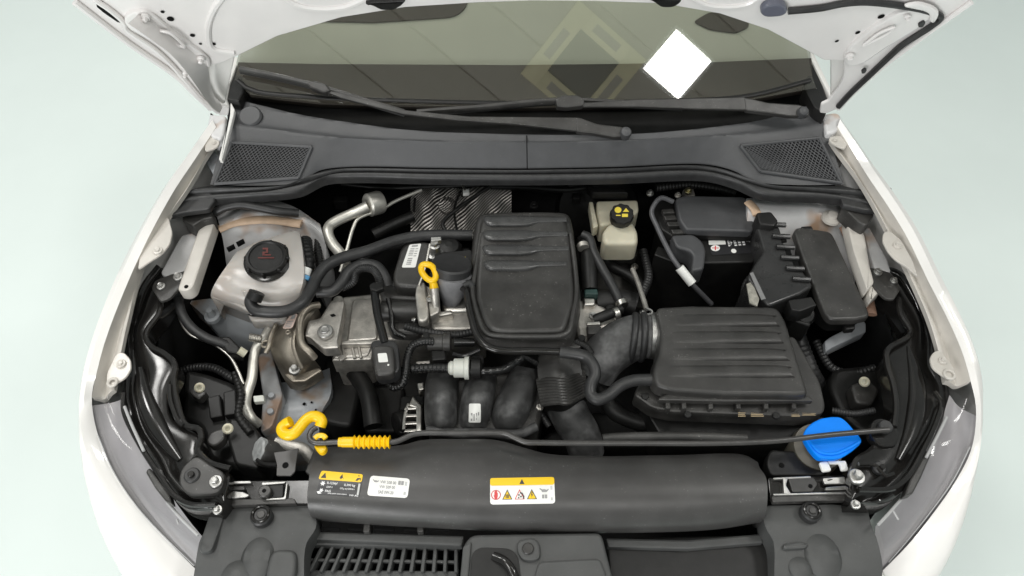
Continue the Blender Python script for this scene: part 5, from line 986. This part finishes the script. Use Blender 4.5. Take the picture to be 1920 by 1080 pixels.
# ---- hoses and cables
hose('coolant_hose', [(476, 552), (470, 566), (478, 580), (505, 585), (540, 582), (566, 568), (582, 545), (594, 520), (610, 500), (640, 484), (690, 470), (740, 452), (790, 442), (886, 441)], [.85, .845, .84, .84, .838, .835, .83, .828, .828, .825, .82, .81, .805, .80], .0128, label='long black hose curving from the coolant tank behind the engine', cat='hose', n=150)
sc_ = hose('hose_connector', [(482, 548), (476, 562)], [.866, .856], .0165, DARK, label='short black push fit connector on the front of the coolant tank', cat='connector', seg=16)
hose('looped_hose', [(594, 548), (622, 546), (640, 530), (655, 508), (680, 496), (706, 500), (722, 522), (726, 536)], [.80, .80, .805, .81, .81, .81, .80, .79], .0125, label='smooth outer black hose looping toward the valve cover', cat='hose', n=90)
hose('corrugated_hose', [(640, 540), (662, 528), (668, 510), (680, 503), (700, 506), (710, 520), (713, 540)], [.795, .80, .81, .815, .815, .81, .80], .0085, label='inner corrugated black conduit arching inside the looped hose', cat='conduit', rib=34, amp=.09, n=240)
hose('shiny_tube', [(702, 540), (704, 562), (708, 590), (716, 622), (722, 645)], [.805, .81, .81, .81, .81], .009, SHINY, label='shiny black tube running down to the small sensor box', cat='tube')
hose('shiny_tube', [(728, 560), (734, 590), (738, 620), (760, 632)], [.79, .78, .77, .76], .006, SHINY, label='thin shiny black tube right of the sensor box', cat='tube')
MB_ = MB().slab(PL([(692, 534), (700, 528), (716, 530), (720, 540), (706, 546), (694, 542)], .82), .012, .003, .003).build('tube_clip', DARK); tag(MB_, 'small black clip where the corrugated conduit meets the shiny tube', 'clip')
hose('tank_hose', [(572, 452), (574, 470), (578, 490), (576, 506)], [.82, .83, .83, .82], .015, DARK, label='black ribbed hose end at the right of the coolant tank', cat='hose', rib=8, amp=.08, n=60)
wt = thing('hose_tag', 'white tag with blue stripe on the hose right of the coolant tank', 'tag', at(574, 512, .82)); MB().tube(PL([(575, 503), (571, 516)], [.84, .835]), .0115, seg=14).build('tag_sleeve', LABELW, wt); MB().tube(PL([(574, 517), (571, 524)], [.835, .832]), .0105, seg=14).build('blue_stripe', mat('pale_blue_print', (.12, .36, .62), .4), wt)
hose('wiring_loom', [(402, 400), (420, 390), (450, 384), (480, 388), (520, 396), (560, 400)], [.855, .865, .87, .865, .855, .84], .0095, RUBBER, label='taped black wiring loom across the left strut tower', cat='wiring loom')
hose('wiring_loom', [(334, 560), (342, 590), (360, 615), (390, 635), (420, 645), (440, 655)], [.80, .79, .78, .77, .76, .75], .010, RUBBER, label='taped black wiring loom below the left inner rail', cat='wiring loom')
hose('brake_line', [(335, 575), (338, 600), (358, 628), (400, 645), (432, 670), (446, 695), (456, 720)], [.775, .77, .765, .755, .745, .735, .72], .0035, ALU, label='thin pale metal line hanging beside the left wiring loom', cat='brake line')
pl2 = thing('wheel_sensor_plug', 'black plug with silver tip below the coolant tank', 'plug', at(435, 645, .74)); MB().slab(PL([(408, 632), (430, 630), (450, 650), (448, 664), (424, 660)], .765), .03, .004, .006).build('plug_body', DARK, pl2); MB().tube(PL([(448, 656), (460, 664)], [.765, .755]), .009, seg=10).build('plug_tip', CREAM, pl2)
sv = thing('service_valve', 'silver threaded valve below the coolant tank', 'valve', at(475, 630, .74)); MB().tube(PL([(468, 632), (490, 636)], [.765, .76]), .0085, seg=12, rib=7, amp=.1, n=50).build('valve_thread', ALU, sv); MB().lathe(P(400, 596, .715), (0, 0, 1), [(.018, 0), (.017, .01), (.01, .012), (.006, .03)], 16).build('valve_base', GREYMET, sv)
for i, (u, v) in enumerate(((366, 560), (386, 560))): pass
# sensor box
sb = thing('sensor_box', 'small black sensor box with a white square label', 'sensor box', at(722, 675, .78))
MB().slab(PL([(694, 642), (702, 637), (736, 636), (746, 644), (750, 690), (742, 702), (712, 708), (702, 700)], .815), .03, .004, .012).build('rubber_holder', RUBBER, sb)
sbm = MB().slab(PL([(697, 650), (704, 646), (732, 646), (738, 652), (740, 694), (734, 702), (708, 704), (702, 698)], .832), .02, .006, .010); sbm.build('box_body', PLASTIC, sb)
q = [(708, 663), (725, 662), (728, 679), (710, 680)]; sbb = sbm.bvh(); s8 = sticker('square_label', sbb, q, LABELW, sb, nx=6); disc('white_dot', 728, 684, .833, 2, .0005, LABELW, sb)
# fuel and vent lines in front of the engine
hose('vent_hose', [(812, 640), (790, 641), (772, 650), (764, 672), (760, 700), (754, 720), (738, 726), (728, 712)], [.80, .805, .80, .79, .785, .775, .765, .76], .0085, SHINY, label='shiny ribbed black hose curling below the sensor box', cat='hose', rib=30, amp=.07, n=200)
hose('fuel_line', [(764, 692), (800, 690), (845, 690)], [.775, .78, .785], .0095, SHINY, label='shiny black line left of the white check valve', cat='fuel line', rib=10, amp=.06, n=80)
hose('fuel_line', [(880, 696), (920, 696), (945, 692), (962, 682), (978, 672)], [.785, .785, .785, .785, .785], .0085, SHINY, label='shiny black line curving right of the white check valve', cat='fuel line', rib=8, amp=.05, n=90)
hose('fuel_line', [(978, 668), (990, 672), (1008, 682)], [.775, .775, .77], .006, SHINY, label='short ribbed black line under the engine cover', cat='fuel line', rib=12, amp=.08, n=80)
cv = thing('check_valve', 'round ivory check valve between two black lines', 'check valve', at(860, 690, .77))
MB().lathe(P(846, 690, .79), (1, 0, 0), [(.010, -.006), (.014, -.002), (.0145, .004), (.0195, .006), (.0195, .026), (.0235, .028), (.0235, .036), (.012, .037)], 28).build('valve_body', PALEPL, cv)
MB().slab(PL([(886, 664), (906, 664), (908, 682), (886, 682)], .785), .03, .004, .005).build('valve_plug', DARK, cv); MB().lathe(P(884, 690, .785), (1, 0, 0), [(.021, 0), (.021, .018), (.012, .022)], 20).build('valve_collar', DARK, cv)
pv = thing('purge_valve', 'black cylindrical purge valve above the check valve', 'valve', at(830, 645, .77))
MB().lathe(P(812, 642, .785), (1, 0, 0), [(.012, -.014), (.017, -.01), (.018, 0), (.018, .02), (.0205, .022), (.0205, .036), (.012, .038)], 24).build('valve_body', PLASTIC, pv); MB().slab(PL([(808, 656), (834, 656), (836, 674), (810, 676)], .785), .03, .003, .004).build('valve_plug', DARK, pv); MB().tube(PL([(852, 642), (890, 642)], .785), .009, seg=12).build('valve_spigot', SHINY, pv); MB().slab(PL([(792, 622), (804, 621), (804, 634), (794, 636)], .81), .02, .002, .003).build('valve_clip', DARK, pv)
MB().slab(PL([(780, 678), (806, 676), (806, 681), (780, 683)], .765), .006, .001, .001).build('valve_bracket', CAST, pv)
hose('cover_hose', [(868, 540), (874, 546), (878, 570), (884, 596), (892, 624), (906, 644), (924, 654), (950, 658), (1000, 658), (1054, 660)], [.83, .835, .838, .838, .838, .838, .836, .834, .832, .83], .0075, GLOSS, label='glossy black tube following the lower left edge of the engine cover', cat='hose', n=110)
hose('breather_hose', [(1050, 660), (1074, 663), (1098, 669), (1112, 684), (1116, 702), (1108, 722), (1108, 740), (1120, 749), (1140, 742), (1162, 724), (1186, 714), (1226, 712)], [.832, .832, .832, .832, .828, .822, .818, .818, .818, .82, .822, .82], .0118, RUBBER, label='grey black breather hose bent like a hook, left of the air filter box', cat='hose', n=130)
hose('throttle_tube', [(868, 536), (880, 532), (888, 540)], .835, .009, RUBBER, label='short black hose bend tucked beside the oil filler', cat='hose')
hose('radiator_hose', [(1096, 448), (1102, 475), (1104, 510), (1106, 545)], [.78, .78, .775, .765], .019, DARK, label='thick black radiator hose just right of the engine cover', cat='hose')
hose('heater_hose', [(1092, 440), (1104, 446), (1112, 470), (1130, 505), (1150, 540), (1162, 566)], [.80, .80, .79, .785, .78, .775], .0105, RUBBER, label='slim black heater hose right of the radiator hose', cat='hose')
hose('heater_hose', [(1114, 600), (1140, 590), (1164, 580)], [.775, .785, .78], .0115, DARK, label='short black hose joining the coolant housing, with a silver clip', cat='hose')
for (u, v, lab, z, ax) in ((1166, 570, 'silver spring clip at the lower end of the slim heater hose', .785, (.3, -.8, 0)), (1155, 588, 'silver spring clip on the short coolant hose', .785, (1, .4, 0)), (1093, 462, 'grey clip on the thick hose near the top right of the engine cover', .80, (.2, -1, 0))):
    c = MB().lathe(P(u, v, z) - Vector(ax).normalized() * .006, ax, [(.0125, 0), (.0135, .001), (.0135, .011), (.0125, .012)], 20).build('hose_clip', ALU if lab[0] == 's' else CAST); tag(c, lab, 'hose clip', 'clips on the coolant hoses')
hose('vacuum_line', [(1186, 505), (1196, 530), (1206, 560), (1212, 580)], [.77, .785, .80, .81], .0055, CAST, label='thin grey line ending at the intake hose clamp', cat='vacuum line')
gb_ = MB().slab(PL([(1096, 542), (1120, 541), (1122, 552), (1096, 552)], .785), .02, .003, .003).build('green_clip', mat('dark_green_plastic', (.02, .05, .045), .4)); tag(gb_, 'dark green clip at the foot of the thick radiator hose', 'clip')
MB().tube(PL([(1120, 568), (1160, 566), (1190, 575)], [.74, .745, .74]), .03, seg=16).build('water_pipe', DARK, en)
hose('firewall_cable', [(640, 345), (720, 352), (800, 350), (900, 346)], .79, .005, DARK, label='black cable along the firewall under the cowl, left of centre', cat='cable')
hose('firewall_cable', [(920, 350), (1000, 352), (1060, 356), (1110, 350)], .78, .007, DARK, label='black cable along the firewall under the cowl, behind the engine cover', cat='cable')
hose('firewall_cable', [(850, 448), (830, 420), (860, 390), (920, 348)], [.79, .79, .79, .80], .0045, DARK, label='thin black cable crossing the foil heat shield', cat='cable')
bolt(en, 1001, 385, .77, 8, DARK); 
bm_ = thing('brake_servo', 'black brake servo drum behind the reservoir', 'brake servo', at(1120, 370, .7)); MB().lathe(P(1120, 385, .66), (0, -.8, .3), [(.10, -.06), (.11, -.02), (.10, .01), (.05, .03), (.03, .05)], 36).build('servo_drum', DARK, bm_)
MB().slab(PL([(1100, 348), (1160, 350), (1180, 362), (1110, 362)], .80), .02, .004, .006).build('servo_bracket', DARK, bm_)
# ---- lower left: lamp backs, washer, brackets
lbk = thing('headlight_back', 'black back of the left headlight with two pale locating pins', 'headlight back', at(420, 790, .7))
MB().slab(PL([(346, 690), (390, 700), (445, 720), (470, 790), (500, 830), (480, 880), (430, 878), (388, 862), (376, 800), (340, 790)], .70), .10, .012, .02).build('housing', DARK, lbk)
MB().slab(PL([(430, 782), (470, 790), (490, 820), (485, 880), (440, 872), (425, 820)], .735), .05, .006, .01).build('cover', DARK, lbk); MB().slab(PL([(395, 808), (425, 800), (420, 826), (398, 840), (384, 828)], .745), .02, .004, .012).build('bulb_cap', PLASTIC, lbk)
for (u, v, z) in ((374, 727, .737), (427, 804, .757)): MB().lathe(P(u, v, z), (.3, -.5, .8), [(.0105, -.006), (.0105, 0), (.0075, .002), (.0045, .001), (.004, -.005)], 18).build('locating_pin', CREAM, lbk)
MB().slab(PL([(352, 735), (366, 722), (388, 735), (372, 750)], .73), .02, .003, .006).build('pin_lug', PLASTIC, lbk)
for pts in ([(400, 745), (412, 765), (405, 780)], [(430, 735), (420, 760), (432, 775)]): MB().slab(PL([(pts[0][0] - 12, pts[0][1]), (pts[0][0] + 12, pts[0][1] - 6), (pts[2][0] + 12, pts[2][1]), (pts[2][0] - 12, pts[2][1] + 4)], .72), .02, .003, .003).build('housing_rib', DARK, lbk)
rbk = thing('headlight_back', 'black back of the right headlight with a pale locating pin', 'headlight back', at(1610, 740, .7))
MB().slab(PL([(1560, 690), (1650, 680), (1668, 720), (1672, 780), (1640, 830), (1580, 780), (1556, 730)], .70), .10, .012, .02).build('housing', DARK, rbk); MB().slab(PL([(1595, 720), (1630, 712), (1650, 730), (1636, 760), (1604, 756)], .735), .03, .006, .01).build('cover', PLASTIC, rbk)
MB().lathe(P(1621, 716, .755), (-.3, -.5, .8), [(.0105, -.006), (.0105, 0), (.0075, .002), (.0045, .001), (.004, -.005)], 18).build('locating_pin', CREAM, rbk)
wv_ = thing('charge_port_cap', 'grey ribbed screw cap left of the small dark bracket', 'cap', at(490, 845, .74)); MB().lathe(P(500, 850, .745), (-.55, -.1, .5), [(.026, -.03), (.026, .012), (.024, .016)], 24).build('neck', PLASTIC, wv_)
MB().lathe(P(489, 844, .755), (-.55, -.1, .5), [(.023, -.004), (.024, .004), (.021, .007), (.008, .008)], 28, knurl=1).build('cap', mat('worn_grey_plastic', (.35, .36, .36), .5, noise=.3, nscale=90), wv_)
db_ = thing('sheet_bracket', 'small dark sheet metal bracket with a hole, left of the duct', 'bracket', at(535, 865, .75)); MB().slab(PL([(513, 848), (530, 846), (560, 840), (556, 862), (553, 884), (545, 892), (518, 892), (519, 872)], .785), .004, .001, .002).build('plate', mat('dark_painted_steel', (.06, .057, .055), .4, noise=.1), db_); disc('hole', 535, 872, .786, 6, .001, HOLE, db_)
MB().tube(PL([(482, 862), (495, 870), (520, 871)], [.76, .765, .775]), .004, seg=8).build('stay', DARK, db_)
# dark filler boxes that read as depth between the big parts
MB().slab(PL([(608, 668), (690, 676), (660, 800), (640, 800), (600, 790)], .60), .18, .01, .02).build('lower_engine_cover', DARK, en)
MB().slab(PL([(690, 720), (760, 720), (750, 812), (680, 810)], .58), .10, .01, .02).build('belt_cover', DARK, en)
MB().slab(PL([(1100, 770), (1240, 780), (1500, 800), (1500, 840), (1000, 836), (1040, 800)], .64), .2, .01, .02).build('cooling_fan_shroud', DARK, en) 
hose('upper_radiator_pipe', [(1130, 822), (1160, 819), (1300, 818), (1400, 822)], .80, .008, PLASTIC, label='straight black pipe lying behind the right half of the prop rod', cat='pipe')
hb_ = MB().slab(PL([(1436, 868), (1444, 842), (1500, 846), (1530, 868), (1560, 880), (1545, 892), (1445, 892)], .765), .03, .005, .01).build('duct_end_bracket', DARK); tag(hb_, 'dark bracket between the right end of the air duct and the blue cap', 'bracket')
disc('hole', 1466, 872, .767, 5, .001, HOLE, hb_)

# ---- small things in the shade of the big ones
cl_defs = [
 ('wiring_loom', [(1230, 352), (1290, 346), (1340, 352), (1380, 362)], .80, .010, DARK, 'ribbed black loom under the cowl behind the battery lid', 'wiring loom', 24),
 ('wiring_loom', [(1436, 470), (1428, 500), (1400, 530), (1392, 575)], [.74, .74, .73, .72], .008, RUBBER, 'black loom dropping between the battery and the control unit', 'wiring loom', 20),
 ('wiring_loom', [(1206, 470), (1216, 520), (1200, 560)], [.70, .70, .70], .010, RUBBER, 'dark loom in the gap left of the battery case', 'wiring loom', 18),
 ('hose', [(1120, 470), (1150, 500), (1186, 520), (1210, 550)], [.68, .69, .69, .68], .014, DARK, 'dark hose deep in the gap between engine cover and battery', 'hose', 0),
 ('wiring_loom', [(600, 430), (596, 470), (600, 500)], [.79, .79, .79], .009, DARK, 'short black loom right of the coolant tank, beside the aluminium pipe', 'wiring loom', 14),
 ('hose', [(700, 440), (740, 420), (775, 405)], [.74, .745, .75], .014, DARK, 'dark hose running to the left edge of the foil heat shield', 'hose', 0),
 ('hose', [(660, 520), (700, 470), (760, 455)], [.75, .76, .76], .012, DARK, 'dark hose deep under the long coolant hose', 'hose', 0),
 ('wiring_loom', [(330, 700), (360, 690), (400, 690), (440, 712)], [.66, .67, .68, .68], .009, RUBBER, 'dark loom behind the left headlight back', 'wiring loom', 20),
 ('wiring_loom', [(440, 700), (452, 740), (448, 780), (470, 812)], [.72, .73, .74, .74], .008, DARK, 'dark loom along the lower bare aluminium pipe', 'wiring loom', 16),
 ('hose', [(660, 690), (690, 740), (700, 800)], [.64, .65, .64], .02, DARK, 'dark coolant hose in the gap left of the alternator', 'hose', 0),
 ('hose', [(1130, 730), (1150, 770), (1190, 790), (1240, 800)], [.70, .70, .69, .68], .018, DARK, 'dark hose under the left front corner of the air filter box', 'hose', 0),
 ('wiring_loom', [(1010, 690), (1000, 720), (1006, 760), (1030, 800)], [.68, .69, .69, .68], .007, RUBBER, 'thin loom between manifold and corrugated duct', 'wiring loom', 20),
 ('wiring_loom', [(1530, 640), (1560, 690), (1600, 700), (1640, 690)], [.68, .68, .69, .70], .009, RUBBER, 'dark loom behind the right headlight back', 'wiring loom', 20),
 ('wiring_loom', [(1560, 770), (1600, 776), (1640, 770)], [.74, .75, .76], .007, RUBBER, 'dark loom right of the air filter box above the blue cap', 'wiring loom', 16),
 ('vacuum_line', [(900, 656), (870, 668), (850, 664)], [.80, .795, .79], .005, SHINY, 'short shiny line above the ivory check valve', 'vacuum line', 0),
 ('wiring_loom', [(760, 612), (800, 622), (850, 628), (888, 622)], [.775, .78, .78, .78], .008, RUBBER, 'black loom across the castings left of the engine cover', 'wiring loom', 22),
 ('wiring_loom', [(1080, 640), (1100, 650), (1110, 664)], [.79, .79, .785], .006, DARK, 'small loom at the lower right corner of the engine cover', 'wiring loom', 10),
]
for nm, px, z, r_, m_, lab, cat, rb in cl_defs: hose(nm, px, z, r_, m_, label=lab, cat=cat, rib=rb, amp=.07 if rb else 0, n=max(40, rb * 7))
gx = thing('gearbox', 'dark grey gearbox casting low between engine cover and battery', 'gearbox', at(1160, 520, .5))
MB().loft([PL([(1090, 470), (1150, 460), (1215, 470)], [.56, .60, .56]), PL([(1090, 520), (1150, 515), (1215, 525)], [.58, .63, .58]), PL([(1100, 570), (1160, 570), (1215, 580)], [.56, .60, .56])], 24, 16, skirt=.1).build('casing', mat('dirty_casting', (.07, .068, .062), .55, metal=.5, noise=.4, nscale=25, bump=.3, bscale=200), gx)
for (u, v) in ((1110, 492), (1190, 500), (1150, 548)): bolt(gx, u, v, .64, 7, CAST)
MB().box(P(1175, 478, .66), (.05, .03, .03), b=.004).build('selector_bracket', MATS['dirty_casting'], gx)
fwm = MATS['dirty_casting']
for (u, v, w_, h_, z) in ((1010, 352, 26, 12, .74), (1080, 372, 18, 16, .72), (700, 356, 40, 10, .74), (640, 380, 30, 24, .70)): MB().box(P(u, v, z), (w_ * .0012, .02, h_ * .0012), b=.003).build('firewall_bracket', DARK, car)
